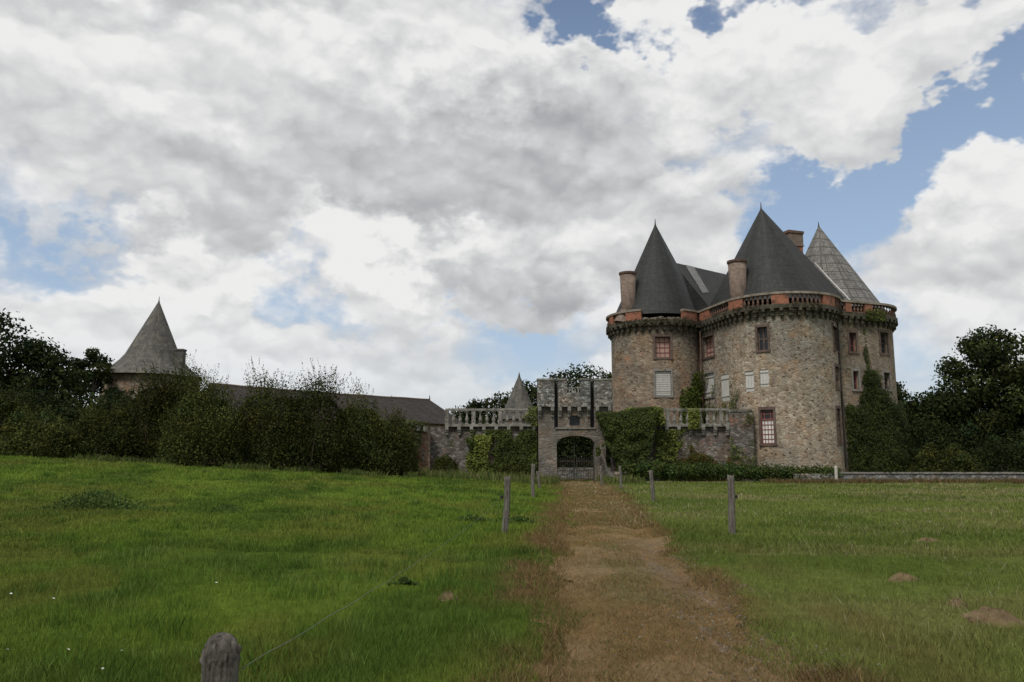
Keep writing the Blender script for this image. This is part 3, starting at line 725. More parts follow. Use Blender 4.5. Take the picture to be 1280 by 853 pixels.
jR = srange(planR, 1052, 1112)
pR = parapet(planR, [srange(planR, 1053, 1060), srange(planR, 1077, 1086)], [], jR[0] - .9, jR[1] + 3.2, 'mossy parapet of the right tower')

# roofs
r1 = fanroof('roof', (13.47, 72.8, 23.6), hull(circle((13.2, 72.7), 3.95, 60) + [(19.3, 76.4), (16.5, 78.5)]), 14.32, M['slate'], castle); r1['label'] = 'dark slate cone roof on the left tower'
r2 = fanroof('roof', (21.75, 67.4, 23.4), hull(circle((22.2, 66.7), 4.5, 60) + [(17.2, 70.6), (17.6, 72.4), (29.2, 66.9), (30.2, 69.5), (28, 73), (22, 76)]), 14.32, M['slate'], castle); r2['label'] = 'tallest dark slate roof on the large tower'
r3 = fanroof('roof', (28.2, 71.2, 22.95), circle((28.65, 71.0), 4.7, 60), 14.45, M['slate_net'], castle, tip=.35); r3['label'] = 'pale grey netted slate cone roof on the right tower'
mb = MB(); zr, ze = 20.5, 14.4; e = 5.0
A3 = (RA.x, RA.y, zr); B3 = (RB.x, RB.y, zr); fa = RA + rn * e; fb = RB + rn * e; ba = RA - rn * e; bb = RB - rn * e; L_ = (RB - RA).length
mb.face([(fa.x, fa.y, ze), (fb.x, fb.y, ze), B3, A3], [(0, 0), (L_, 0), (L_, 7.9), (0, 7.9)]); mb.face([(bb.x, bb.y, ze), (ba.x, ba.y, ze), A3, B3], [(0, 0), (L_, 0), (L_, 7.9), (0, 7.9)])
mb.face([(fb.x, fb.y, ze), (bb.x, bb.y, ze), B3]); mb.face([(ba.x, ba.y, ze), (fa.x, fa.y, ze), A3]); r4 = mb.build('roof', M['slate'], castle); r4['label'] = 'dark slate main roof between the cones'
# pale repaired strip down the valley beside the left cone, and the flashing at the right cone
mb = MB(); nv = (Vector((rn.x * (zr - ze), rn.y * (zr - ze), e))).normalized()
def onroof(s_, t): q = RA + rd * s_ + rn * (e * t); return Vector((q.x, q.y, zr + (ze - zr) * t)) + nv * .03
def roofpx(px, py):
    a, b = ray(px, py); dr = Vector((a, 1, b)); o = Vector((0, 0, CAMZ)); p0 = Vector(A3); t = (p0 - o).dot(nv) / dr.dot(nv); return o + dr * t + nv * -.0 + Vector((0, 0, .04)) - dr * .05
st = [(856.5, 331.5, 867, 334), (863, 343, 874, 345), (871, 355, 879.5, 355), (878, 367, 886.5, 366)]
for a, b in zip(st[:-1], st[1:]): mb.face([roofpx(b[0], b[1]), roofpx(b[2], b[3]), roofpx(a[2], a[3]), roofpx(a[0], a[1])])
v_ = mb.build('valley_strip', M['slate_new'], r4)
fl = MB()
def coneY(px, py):
    """first hit of a sight line on the right cone"""
    a, b = ray(px, py); bx, by, br = 28.65, 71.0, 4.7; y = 64.0
    while y < 80:
        x = a * y; z = CAMZ + b * y; t = (z - 14.45) / (22.95 - 14.45)
        cx = bx + (28.2 - bx) * t; cy = by + (71.2 - by) * t
        if math.hypot(x - cx, y - cy) < br * (1 - t): break
        y += .01
    return Vector((x, y - .05, z))
pts_ = [coneY(px, py) for px, py in ((1018.5, 329), (1030, 342), (1042, 355), (1054, 367), (1062, 375.5))]; fl.tube(pts_, [.05, .07, .08, .08, .06], 6); fl.build('flashing', M['lead'], r3)

def chimney(c, w_, d_, z0, z1, ang, label, capm='bal_dark', split=False, flare=1.0):
    mb = MB(); zb = z1 - .35; n = 4
    mb.box((c[0], c[1], (z0 + zb) / 2), (w_ * flare, d_ * flare, zb - z0), ang, 1 / flare); ch = mb.build('chimney', M['brick_or'] if split else M['brick_ch'], castle); ch['label'] = label
    mb = MB(); mb.box((c[0], c[1], zb + .06), (w_ * 1.08, d_ * 1.08, .12), ang); mb.box((c[0], c[1], zb + .235), (w_ * 1.18, d_ * 1.18, .23), ang)
    mb.build('chimney_cap', M[capm], ch)
    if split: mb = MB(); mb.box((c[0], c[1], zb - .47), (w_ * 1.06, d_ * 1.06, .93), ang); mb.box((c[0], c[1], zb - .98), (w_ * 1.14, d_ * 1.14, .09), ang); mb.build('chimney_band', M['brick_ch'], ch)
    return ch
def rchimney(c, r, z0, z1, label):
    mb = MB(); mb.tube([(c[0], c[1], z0), (c[0], c[1], z0 + (z1 - z0) * .35), (c[0], c[1], z1 - .18)], [r * .84, r * .88, r], 20); ch = mb.build('chimney', M['brick_ch'], castle, True); ch['label'] = label
    mb = MB(); mb.tube([(c[0], c[1], z1 - .18), (c[0], c[1], z1)], [r * 1.1, r * 1.12], 20); mb.build('chimney_cap', M['bal_dark'], ch); return ch
rchimney((10.45, 70.6), .72, 13.9, 18.35, 'round brick chimney at the left edge of the left tower')
# sloping foot of that chimney
mb = MB(); mb.tube([(10.1, 70.7, 13.7), (10.4, 70.65, 14.9)], [1.0, .62], 12); mb.build('chimney_foot', M['brick_ch'], castle)
rchimney((18.68, 64.75), .74, 13.8, 17.95, 'round brick chimney on the front of the large tower')
chimney((25.05, 69.5), 1.42, 1.1, 15, 21.8, .35, 'square brick chimney behind the tallest roof', split=True)
# drainpipes
for px, pl in ((1051.5, planR), ): pass
mb = MB(); dp = P(1051.5, 480, 64.75); mb.tube([(dp.x, dp.y, 1), (dp.x, dp.y, 12.9)], [.085, .085], 8)
for z in (3, 6, 9, 12): mb.box((dp.x, dp.y, z), (.22, .22, .07))
d1 = mb.build('drainpipe', M['iron'], castle)
mb = MB(); dp = P(876, 440, 69.9); mb.tube([(dp.x, dp.y, 1), (dp.x, dp.y, 12.9)], [.07, .07], 8); mb.build('drainpipe', M['bal_dark'], castle)

# ------------------------------------------------------------------ GATEHOUSE
YG = 63.0
gate = thing('gatehouse', (5, YG, 0), 'grey stone gatehouse with battlements, tall dark slots and an arched gateway', 'gatehouse')
gx = lambda px, py=540, Y=YG: P(px, py, Y).x
gz = lambda py, Y=YG: P(700, py, Y).z
x0, x1 = gx(673), gx(764); ox0, ox1 = gx(696, 570), gx(743.5, 570); zspring, zcrown = gz(554), gz(545); zs = gz(536)
mb = MB(); NA = 16
def arch(x): t = (x - (ox0 + ox1) / 2) / ((ox1 - ox0) / 2); return zspring + (zcrown - zspring) * math.sqrt(max(0, 1 - t * t))
ax = [ox0 + (ox1 - ox0) * i / NA for i in range(NA + 1)]; zd = -.4; TH = 1.3
mb.face([(x0, YG, zd), (ox0, YG, zd), (ox0, YG, zs), (x0, YG, zs)]); mb.face([(ox1, YG, zd), (gx(757), YG, zd), (gx(757), YG, zs), (ox1, YG, zs)])
for a, b in zip(ax[:-1], ax[1:]):
    mb.face([(a, YG, arch(a)), (b, YG, arch(b)), (b, YG, zs), (a, YG, zs)]); mb.face([(b, YG, arch(b)), (a, YG, arch(a)), (a, YG + TH, arch(a)), (b, YG + TH, arch(b))])
    mb.face([(b, YG + TH, arch(b)), (a, YG + TH, arch(a)), (a, YG + TH, zs), (b, YG + TH, zs)])
for x, s in ((ox0, 1), (ox1, -1)): mb.face([(x, YG, zd), (x, YG + TH, zd), (x, YG + TH, zspring), (x, YG, zspring)])
for a, b in ((x0, ox0), (ox1, gx(757))):
    mb.face([(a, YG + TH, zd), (b, YG + TH, zd), (b, YG + TH, zs), (a, YG + TH, zs)])
mb.face([(x0, YG, zd), (x0, YG + TH, zd), (x0, YG + TH, zs), (x0, YG, zs)]); mb.face([(gx(757), YG, zd), (gx(757), YG + TH, zd), (gx(757), YG + TH, zs), (gx(757), YG, zs)])
# upper body between the slots
def gbox(m_, xa, xb, za, zb, ya, yb): m_.box(((xa + xb) / 2, (ya + yb) / 2, (za + zb) / 2), (xb - xa, yb - ya, zb - za))
zt = gz(474); zp = gz(509)
sl = [(gx(693), gx(697.5)), (gx(738), gx(743))]
gbox(mb, x0, sl[0][0], zs, zp + .3, YG, YG + 1.2); gbox(mb, sl[1][1], x1, zs, zp + .3, YG, YG + 1.2)
wx0, wx1, wz0, wz1 = gx(712), gx(725), gz(532), gz(519.5)
gbox(mb, sl[0][1], wx0, zs + .02, zp + .3, YG - .02, YG + .7); gbox(mb, wx1, sl[1][0], zs + .02, zp + .3, YG - .02, YG + .7)
gbox(mb, wx0, wx1, zs + .02, wz0, YG - .018, YG + .7); gbox(mb, wx0, wx1, wz1, zp + .3, YG - .018, YG + .7)
gbox(mb, x0 + .02, x1 - .02, zs + .01, zt - 1.0, YG + .72, YG + 1.28)
mb.build('wall', M['gate_stone'], gate)
mb = MB(); gbox(mb, wx0 - .002, wx1 + .002, wz0, wz1, YG + .35, YG + .40); mb.build('window', M['glass'], gate)
mb = MB()
for a, b in sl: gbox(mb, a, b, zs + .05, zt - .25, YG + .55, YG + .60)
mb.build('slot_shade_panel', M['black'], gate)  # near-black panels stand in for the shade deep inside the drawbridge slots
mb = MB(); gbox(mb, ox0 - .1, ox1 + .1, zs - .02, zs + .09, YG - .09, YG - .021); mb.build('string_course', M['bal'], gate)
# arch ring, a slightly proud moulding
mb = MB()
for a, b in zip(ax[:-1], ax[1:]): mb.face([(a, YG - .05, arch(a)), (b, YG - .05, arch(b)), (b, YG - .05, arch(b) + .26), (a, YG - .05, arch(a) + .26)]); mb.face([(b, YG - .05, arch(b)), (a, YG - .05, arch(a)), (a, YG, arch(a)), (b, YG, arch(b))]); mb.face([(a, YG - .05, arch(a) + .26), (b, YG - .05, arch(b) + .26), (b, YG, arch(b) + .26), (a, YG, arch(a) + .26)])
mb.build('arch_moulding', M['gate_stone'], gate)
YP = YG - .38
def merlon(xa, xb, za, zb, cop=True):
    mb = MB(); gbox(mb, xa, xb, za, zb - .14, YP, YG + .72); m_ = mb.build('battlement', M['gate_rubble'], gate)
    mb = MB(); gbox(mb, xa - .05, xb + .05, zb - .14, zb, YP - .05, YG + .76); mb.build('coping', M['bal'], m_)
merlon(gx(672), sl[0][0], zp, zt); merlon(sl[1][1], gx(765), zp, zt)
zn = gz(491.5); merlon(sl[0][1], gx(709), zn, zt); merlon(gx(726.5), sl[1][0], zn, zt + .03)
mb = MB(); gbox(mb, sl[0][1], sl[1][0], zp, zn - .003, YP, YG + .7); mb.build('parapet', M['gate_rubble'], gate)
mb = MB()
for i in range(4): a = gx(711 + i * 3.8); gbox(mb, a, a + .12, zn, zn + .35, YG - .1, YG + .05)
gbox(mb, gx(709), gx(726.5), zn + .35, zn + .43, YG - .12, YG + .07); mb.build('balustrade', M['bal'], gate)
c = MB(); c.box((0, -.2, .18), (.26, .44, .30)); c.box((0, -.14, -.06), (.24, .30, .2)); c.box((0, -.08, -.28), (.22, .18, .26)); first = None
for px in (674.5, 690.5, 700, 711.5, 724, 735.8, 746.5, 762):
    q = (gx(px), YG, zp - .34)
    if first is None: first = proto_part(c, 'corbel', M['bal'], gate, q, 0)
    else: put(first, q, 0, gate)
# battered foot at the right of the arch
mb = MB(); xa = gx(743.6, 570); mb.face([(xa + .1, YG - .04, zd), (gx(763), YG - .55, zd), (gx(750), YG - .04, gz(552))]); mb.face([(gx(763), YG - .55, zd), (gx(763), YG + .5, zd), (gx(750), YG + .5, gz(552)), (gx(750), YG - .04, gz(552))]); mb.build('buttress', M['gate_stone'], gate)
# iron gate, two leaves
for s, (a, b) in enumerate(((ox0 + .05, (ox0 + ox1) / 2 - .06), ((ox0 + ox1) / 2 + .06, ox1 - .05))):
    lf = MB(); gy = YG + .45
    for z in (.12, .75, 1.5): gbox(lf, a, b, z, z + .06, gy - .02, gy + .02)
    for x in (a, b - .05): gbox(lf, x, x + .05, .0, 1.9 if x == a else 3.0, gy - .025, gy + .025)
    lf_o = lf.build('gate_leaf', M['iron'], gate)
    k = 10; b0 = None
    for i in range(1, k):
        x = a + (b - a) * i / k
        if b0 is None: bb_ = MB(); bb_.tube([(0, 0, 0), (0, 0, 1.72), (0, 0, 1.86)], [.018, .018, .004], 6); b0 = proto_part(bb_, 'bar', M['iron'], lf_o, (x, gy, .03), 0)
        else: put(b0, (x, gy, .03), 0, lf_o)

# ------------------------------------------------------------------ CURTAIN WALLS with balustrades
def curtain(label, x0, x1, Y0, Y1, ztop, b0, b1, mat='curtain', spacing=.52, gaps=(), thick=2.0):
    t = thing('curtain_wall', ((x0 + x1) / 2, Y0, 0), label, 'wall'); pl = Plan([(x0, Y0), (x1, Y1)], False); T = pl.T
    mb = MB(); slab(mb, pl, 0, T, -.6, ztop - .18, 0, thick); mb.build('wall', M[mat], t)
    mb = MB(); slab(mb, pl, b0, b1, ztop - .18, ztop + .02, .30, thick); walk = mb.build('walkway_slab', M['bal'], t)
    c = MB(); c.box((0, -.16, .13), (.26, .36, .26)); c.box((0, -.12, -.09), (.24, .24, .18)); c.box((0, -.09, -.28), (.22, .17, .20)); first = None; k = max(2, int((b1 - b0) / .95))
    for i in range(k + 1):
        s = b0 + .15 + (b1 - b0 - .3) * i / k; p, n, d = pl.at(s); q = (p.x, p.y, ztop - .44)
        if first is None: first = proto_part(c, 'corbel', M['bal'], t, q, math.atan2(d.y, d.x))
        else: put(first, q, math.atan2(d.y, d.x), t)
    h = 1.05; bl = slab(MB(), pl, b0, b1, ztop + h + .022, ztop + h + .20, .28, .36).build('balustrade', M['bal'], t); first = None; fp = None; k = int((b1 - b0) / spacing)
    for i in range(k + 1):
        s = b0 + .12 + (b1 - b0 - .24) * i / k; p, n, d = pl.at(s); q = (p.x + n.x * .1, p.y + n.y * .1, ztop + .022); ang = math.atan2(d.y, d.x)
        if i % 4 == 0:
            if fp is None: pm_ = MB(); pm_.box((0, 0, h / 2), (.3, .3, h - .003)); pm_.box((0, -.02, h / 2), (.2, .32, h * .6)); fp = proto_part(pm_, 'pedestal', M['bal'], bl, q, ang)
            else: put(fp, q, ang, bl)
        elif first is None: first = proto_part(baluster_mesh(h, None, .14), 'baluster', M['bal'], bl, q, ang)
        else: put(first, q, ang, bl)
    return t
curtain('grey stone wall with a pale balustrade, left of the gatehouse, half covered in ivy', -6.5, 2.0, 64.2, 63.6, 4.42, 1.2, 8.4)
curtain('stone wall with a pale balustrade between the gatehouse ivy and the big tower', 7.9, 18.2, 63.4, 63.0, 4.38, 2.2, 9.1)
# wall that rises against the big tower, right end of the balustrade
t = thing('garden_wall', (18, 62.6, 0), 'brown and grey wall stub joining the right balustrade to the big tower', 'wall')
pl = Plan([(17.0, 62.85), (18.75, 62.4)], False); mb = MB(); slab(mb, pl, 0, pl.T, -.6, 5.35, 0, 1.3); mb.build('wall', M['curtain'], t)
mb = MB(); slab(mb, pl, 0, pl.T, 5.352, 5.52, .06, 1.4); mb.build('coping', M['bal'], t)
# ruined wall at the left end
t = thing('ruined_wall', (-8.5, 60, 0), 'low ruined red and brown wall with a grassy top, left of the curtain wall', 'wall')
pl = Plan([(-13.5, 61.2), (-6.6, 63.4)], False); mb = MB(); slab(mb, pl, 0, pl.T, -.3, 4.3, 0, 1.6); mb.build('wall', M['old_wall'], t)
mb = MB(); mb.box((-6.75, 63.0, 4.05), (.34, .6, .5)); mb.box((-7.3, 62.85, 4.05), (.34, .6, .42)); mb.build('stone_block', M['bal'], t)
# low stone wall on the right, with its white post
t = thing('low_stone_wall', (30, 58.2, 0), 'long low stone wall with pale coping at the far edge of the right meadow', 'wall')
pl = Plan([(20.4, 58.6), (23.6, 58.4), (60.0, 56.6)], False); mb = MB(); slab(mb, pl, 0, pl.T, -.4, .64, 0, .5); mb.build('wall', M['low_wall'], t)
mb = MB(); K = 46; seg_ = (pl.T - 3.25) / K
for i in range(K): slab(mb, pl, 3.25 + i * seg_ + .01, 3.25 + (i + 1) * seg_ - .01, .642, .74 + .02 * random.random(), .07, .62)
mb.build('coping', M['bal'], t)
p_ = P(1045, 590, 57.6); mb = MB(); mb.tube([(p_.x, p_.y, -.2), (p_.x, p_.y, 1.12), (p_.x, p_.y, 1.2)], [.12, .11, .06], 8)
tag(mb.build('white_post', M['white_post'], smooth=False), 'short white post at the left end of the pale coping, before the big tower', 'post')

# ------------------------------------------------------------------ far left tower, long roof, small turret
ft = thing('round_tower', (-41.5, 92, 0), 'distant round tower with a weathered pointed slate roof, behind the bushes on the left', 'tower')
pl = Plan(circle((-41.6, 92), 5.2, 48)); mb = MB(); wall(mb, pl, -1, 11.2); mb.build('wall', M['tower_left'], ft)
c = MB(); c.box((0, -.2, 0), (.35, .5, .5)); first = None
for i in range(22):
    s = pl.T * (.5 + .5 * i / 22); p, n, d = pl.at(s); q = (p.x, p.y, 8.4)
    if first is None: first = proto_part(c, 'corbel', M['bal'], ft, q, math.atan2(d.y, d.x))
    else: put(first, q, math.atan2(d.y, d.x), ft)
rf = fanroof('roof', (-41.35, 92, 20.1), circle((-41.75, 92), 4.15, 48), 11.0, M['slate_old'], ft, flare=.40)
a_ = P(224.5, 455, 91); mb = MB(); mb.box((a_.x, a_.y, 12.2), (.95, .9, 3.6)); mb.box((a_.x, a_.y, 14.1), (1.1, 1.05, .18)); mb.build('chimney', M['slate_old'], ft)
bn = thing('long_building', (-20, 86, 0), 'long low outbuilding whose brown slate roof shows above the bushes', 'building')
A = P(262, 480, 76); B = P(537, 500, 94); zr = None
def ridge_house(o, A, B, w_, drop, mat, wallm, hipB=2.2):
    A = Vector(A); B = Vector(B); d = (B - A); d.z = 0; d.normalize(); n = Vector((d.y, -d.x, 0)); mb = MB(); L = (B - A).length
    Bh = B + d * hipB; ze = min(A.z, B.z) - drop
    fa = A + n * w_; fb = Bh + n * w_; ba = A - n * w_; bb = Bh - n * w_
    g = lambda v, z: (v.x, v.y, z)
    K = 24; r_ = [A + (B - A) * (i / K) for i in range(K + 1)]
    r_ = [Vector((p.x, p.y, p.z + .02 * math.sin(i * 1.3) * (0 < i < K) - .10 * math.sin(math.pi * i / K))) for i, p in enumerate(r_)]; f_ = [fa + (fb - fa) * (i / K) for i in range(K + 1)]; k_ = [ba + (bb - ba) * (i / K) for i in range(K + 1)]
    for i in range(K):
        u0, u1 = L * i / K, L * (i + 1) / K
        mb.face([g(f_[i], ze), g(f_[i + 1], ze), tuple(r_[i + 1]), tuple(r_[i])], [(u0, 0), (u1, 0), (u1, w_ * 1.4), (u0, w_ * 1.4)])
        mb.face([g(k_[i + 1], ze), g(k_[i], ze), tuple(r_[i]), tuple(r_[i + 1])], [(u1, 0), (u0, 0), (u0, w_ * 1.4), (u1, w_ * 1.4)])
    mb.face([g(fb, ze), g(bb, ze), tuple(B)]); mb.face([g(ba, ze), g(fa, ze), tuple(A)])
    r = mb.build('roof', mat, o); mb = MB(); w2 = w_ - .3; pts = [A + n * w2, Bh - d * .3 + n * w2, Bh - d * .3 - n * w2, A - n * w2]
    wall(mb, Plan([(p.x, p.y) for p in pts]), -1, ze + .1); mb.build('wall', wallm, o)
    mb = MB(); mb.tube([tuple(p + Vector((0, 0, .03))) for p in r_], [.10] * (K + 1), 6); mb.build('ridge', M['brick_ch'], r)
    mb = MB(); mb.tube([tuple(B), tuple(B + Vector((0, 0, .55)))], [.09, .03], 6); mb.build('finial', M['iron'], r)
ridge_house(bn, A, B, 4.2, 3.0, M['slate_barn'], M['old_wall'])
tr_ = thing('small_turret', (.7, 80, 0), 'small grey slate spire behind the balustrade, left of the gatehouse', 'turret')
mb = MB(); pl = Plan(circle((.72, 80), 1.75, 24)); wall(mb, pl, -1, 5.6); mb.build('wall', M['gate_stone'], tr_)
fanroof('roof', (.72, 80, 10.15), circle((.72, 80), 1.95, 32), 5.6, M['slate_old'], tr_, tip=.2)
# stones seen through the gateway
t = MB(); pl = Plan([(2.5, 72.5), (9.5, 72.2)], False); slab(t, pl, 0, pl.T, -.3, .95, 0, .6); tag(t.build('courtyard_wall', M['low_wall']), 'low rough stone wall seen through the gateway bars', 'wall')
# low rubble wall piece beside the gate post
t = MB(); pl = Plan([(7.2, 60.2), (8.6, 60.0)], False); slab(t, pl, 0, pl.T, -.3, .75, 0, .4); tag(t.build('wall_stub', M['gate_rubble']), 'short pale stub of stone wall just right of the gateway', 'wall')

# ------------------------------------------------------------------ VEGETATION
G_DARK = [(.018, .026, .009), (.024, .034, .011), (.030, .040, .012), (.014, .020, .008)]
G_BUSH = [(.028, .035, .010), (.042, .050, .013), (.056, .064, .016), (.021, .026, .009), (.072, .080, .020)]
G_IVY = [(.036, .050, .009), (.052, .070, .012), (.074, .092, .016), (.022, .031, .008)]
G_IVYL = [(.095, .115, .020), (.125, .140, .028), (.068, .086, .016)]
def clumps(C, Rad, n, size, cols, squash=.8, shell=.55, jit=.2):
    """leaves spread through a set of clumps; C (k,3), Rad (k,)"""
    k = len(C); wgt = Rad ** 2; idx = rng.choice(k, n, p=wgt / wgt.sum()); u = unit(n); r = (shell + (1 - shell) * rng.random(n)) ** .7
    r = r * (1 + .16 * rng.normal(size=n))
    pos = C[idx] + u * (Rad[idx] * r)[:, None] * np.array([1, 1, squash])
    tint = (1 + .22 * rng.normal(size=k))[idx][:, None]; hue = rng.normal(size=(k, 1))[idx] * .12
    c = pal(n, cols, jit) * np.clip(tint, .5, 1.6) * np.concatenate([1 + hue, np.ones((n, 1)), 1 - hue], 1)
    V = leafcards(pos, np.full(n, size), u, .45); return V, np.clip(c, .003, .5)
def limb(mb, a, b, r0, r1, bend=.12, n=6):
    a = Vector(a); b = Vector(b); L = (b - a).length; j = Vector(rng.normal(size=3)) * L * bend; P_ = []; Rr = []
    for i in range(n):
        t = i / (n - 1); P_.append(a + (b - a) * t + j * math.sin(math.pi * t)); Rr.append(r0 + (r1 - r0) * t)
    mb.tube(P_, Rr, 7)
def tree(label, x, y, h, rad, nclump=30, leaves=9000, size=.32, cols=G_DARK, crown_lo=.3, cat='tree', group=None, name='tree', spread=1.0, open_=0.0, crad=.30):
    z0 = float(hgt(x, y)); t = thing(name, (x, y, z0), label, cat, group); mb = MB()
    top = z0 + h * .72; mb.tube([(x, y, z0 - .3), (x + .1, y, z0 + h * .2), (x - .15, y, z0 + h * .45), (x, y, top)], [h * .032, h * .024, h * .017, h * .006], 9)
    C = []; Rd = []
    for i in range(nclump):
        f = crown_lo + (1 - crown_lo) * (i + rng.random()) / nclump; prof = math.sin(math.pi * min(1, max(.08, (f - crown_lo) / (1 - crown_lo) * .80 + .17))) ** .7
        a = rng.random() * 2 * math.pi; rr = rad * prof * spread * (.35 + .65 * math.sqrt(rng.random())); cr = rad * (crad + .16 * rng.random()) * (.65 + .35 * prof)
        c_ = np.array([x + rr * math.cos(a), y + rr * math.sin(a), z0 + h * f - cr * .45]); C.append(c_); Rd.append(cr)
        if i % 2 == 0:
            zb_ = z0 + h * max(.18, f * .62); limb(mb, (x, y, min(zb_, top)), c_, h * .011 * (1.3 - f), h * .003)
    mb.build('trunk', M['bark'], t); C = np.array(C); Rd = np.array(Rd)
    V, c = clumps(C, Rd, leaves, size, cols, .75, .35 + open_)
    cards('crown', V, 6, c, M['leaf'], t, (x, y, z0 + h * .5)); return t
def bush(label, x, y, w_, d_, h, leaves=9000, size=.16, cols=G_BUSH, group=None, shoots=60, name='bush', cat='bush', lean=0):
    z0 = float(hgt(x, y)); C = []; Rd = []; k = 40
    for i in range(k):
        a = rng.random() * 2 * math.pi; q = math.sqrt(rng.random()); X = q * math.cos(a); Yy = q * math.sin(a); top = h * (1 - .66 * q ** 2.4) * (.84 + .22 * rng.random()); cr = h * (.13 + .09 * rng.random())
        top *= 1.10; f = 1 if i % 3 else rng.random(); top *= (.86 + .22 * rng.random()); C.append((x + X * (w_ - cr), y + Yy * (d_ - cr), z0 + max(cr * .6, top * f - cr))); Rd.append(cr)
    C = np.array(C); Rd = np.array(Rd); t = thing(name, (x, y, z0), label, cat, group)
    V, c = clumps(C, Rd, int(leaves * .6), size, cols, .95, .5, .10)
    # leaves on a curtain of twigs down to the ground
    m_ = leaves - len(V); a = rng.random(m_) * 2 * math.pi; zz = rng.random(m_) ** .8; env = (1 - .15 * rng.random(m_)); ex = np.sqrt(1 - .85 * zz ** 1.6) * env * (.80 + .4 * fbm(a * 2.2 + x, zz * 3 + y, 2))
    pos = np.stack([x + w_ * ex * np.cos(a) * .93, y + d_ * ex * np.sin(a) * .93, z0 + zz * h * .8], 1); V2 = leafcards(pos, np.full(m_, size)); c2 = pal(m_, cols, .10) * (.7 + .6 * fbm(pos[:, 0] * .8 + 30, pos[:, 2] * .7, 3))[:, None]
    V = np.concatenate([V, V2]); c = np.concatenate([c, c2])
    # shoots standing out of the top
    if shoots:
        S = []; i_ = rng.integers(0, k, shoots)
        for q_, j in enumerate(i_):
            high = C[j, 2] + Rd[j] > z0 + h * .62; m2 = 14
            if q_ % 4 == 0 and high: o_ = np.array([rng.normal() * .4, rng.normal() * .4, .6]); d = np.array([rng.normal() * .25, rng.normal() * .25, 1]); L = h * (.05 + .10 * rng.random())
            else:
                o_ = unit(1)[0]; o_[1] = -abs(o_[1]); o_[2] = abs(o_[2]); d = o_ * .7 + np.array([0, 0, .9]); L = h * (.07 + .10 * rng.random())
            b = C[j] + o_ * Rd[j] * .85; tt = np.linspace(0, 1, m2)[:, None]; S.append(b + d * L * tt + rng.normal(size=(m2, 3)) * .05 * (1.2 - tt))
        if S: S = np.concatenate(S); V3 = leafcards(S, np.full(len(S), size * .75)); V = np.concatenate([V, V3]); c = np.concatenate([c, pal(len(S), cols[1:], .1) * np.repeat(.75 + .5 * rng.random(len(S) // 14), 14)[:, None]])
    cards('leaves', V, 6, c, M['leaf'], t, (x, y, z0)); mb = MB()
    for i in range(8): limb(mb, (x + rng.normal() * .3, y + rng.normal() * .3, z0 - .1), tuple(C[rng.integers(0, k)]), .07, .02)
    mb.build('stems', M['bark'], t); return t

def top_h(px, py, Y):
    p = P(px, py, Y); return p.x, p.z - float(hgt(p.x, p.y))
# row of bushes in front of the far tower (pixel of the top, distance, half width, colour)
BR = [(12, 487, 50, 3.2, 'dark green bush at the far left edge, under the tall trees'), (70, 518, 48.5, 2.6, 'lighter olive bush between the far left bush and the willow thicket'),
      (128, 502, 50, 2.8, 'rounded dark bush directly below the distant round tower wall'), (203, 466, 51, 3.2, 'tall rounded bush hiding the right side of the distant round tower'),
      (243, 472, 52, 2.6, 'dark bush standing between the tall rounded bush and the shoots, below the distant chimney'),
      (272, 484, 50, 2.9, 'bush with thin shoots just right of the distant round tower roof'), (335, 474, 50, 3.4, 'broad olive bush with twiggy shoots at its top, middle of the bush row'),
      (398, 478, 51, 3.0, 'dark bush with upright shoots where the long brown roof begins to show'), (446, 491, 51.5, 2.6, 'low rounded bush before the long brown roof'), (492, 518, 53, 1.8, 'lowest bush at the right end of the row, beside the ruined wall')]
for i, (px, py, Y, hw, lb) in enumerate(BR):
    x, h = top_h(px, py, Y); tn = [.75, 1.35, .95, .70, .80, 1.25, 1.0, .75, 1.2, .95][i]; bush(lb, x, Y + [-.5, -1.6, .6, 0, -.8, -1.8, .4, -.6, .8, 0][i], hw, 2.2, h, 21000, .12, [tuple(q * tn for q in c) for c in G_BUSH], 'bushes along the left edge of the meadow', [260, 300, 240, 330, 300, 420, 420, 380, 300, 200][i])
bush('dense shrub filling the gap behind the bush row, in front of the long roof', P(150, 530, 55).x, 55, 5.5, 2.0, 4.6, 9000, .2, G_DARK, None, 0)
bush('dark shrub behind the bush row, left of the long roof', P(30, 530, 55).x, 55, 5.5, 2.0, 4.8, 9000, .2, G_DARK, None, 0)
bush('dark shrub behind the bush row, right half', P(380, 530, 56).x, 55.5, 5.5, 2.0, 3.6, 9000, .2, G_DARK, None, 0)
# trees on the left
for px, py, Y, rad, n_, lb, op, lo in ((-25, 388, 72, 6.8, 12000, 'tallest dark tree, cut by the left edge of the photo', 0, .2), (42, 424, 74, 4.6, 8000, 'ragged dark tree right of the tallest one at the left edge', .1, .2),
                                ):
    x, h = top_h(px, py, Y); tree(lb, x, Y, h, rad, 50, int(n_ * 1.5), .34, G_DARK, lo, open_=op)
x, h = top_h(120, 436, 84); tree('small round-headed pine between the left trees and the distant tower', x, 84, h, 2.6, 16, 4200, .30, G_DARK, .62, open_=.1, name='pine_tree')
x, h = top_h(78, 462, 80); tree('low spreading tree between the tall left trees and the pine', x, 80, h, 3.6, 24, 5000, .34, G_DARK, .2)
x, h = top_h(145, 470, 88); tree('low dark tree touching the left side of the distant tower', x, 88, h, 2.4, 18, 3600, .32, G_DARK, .2)
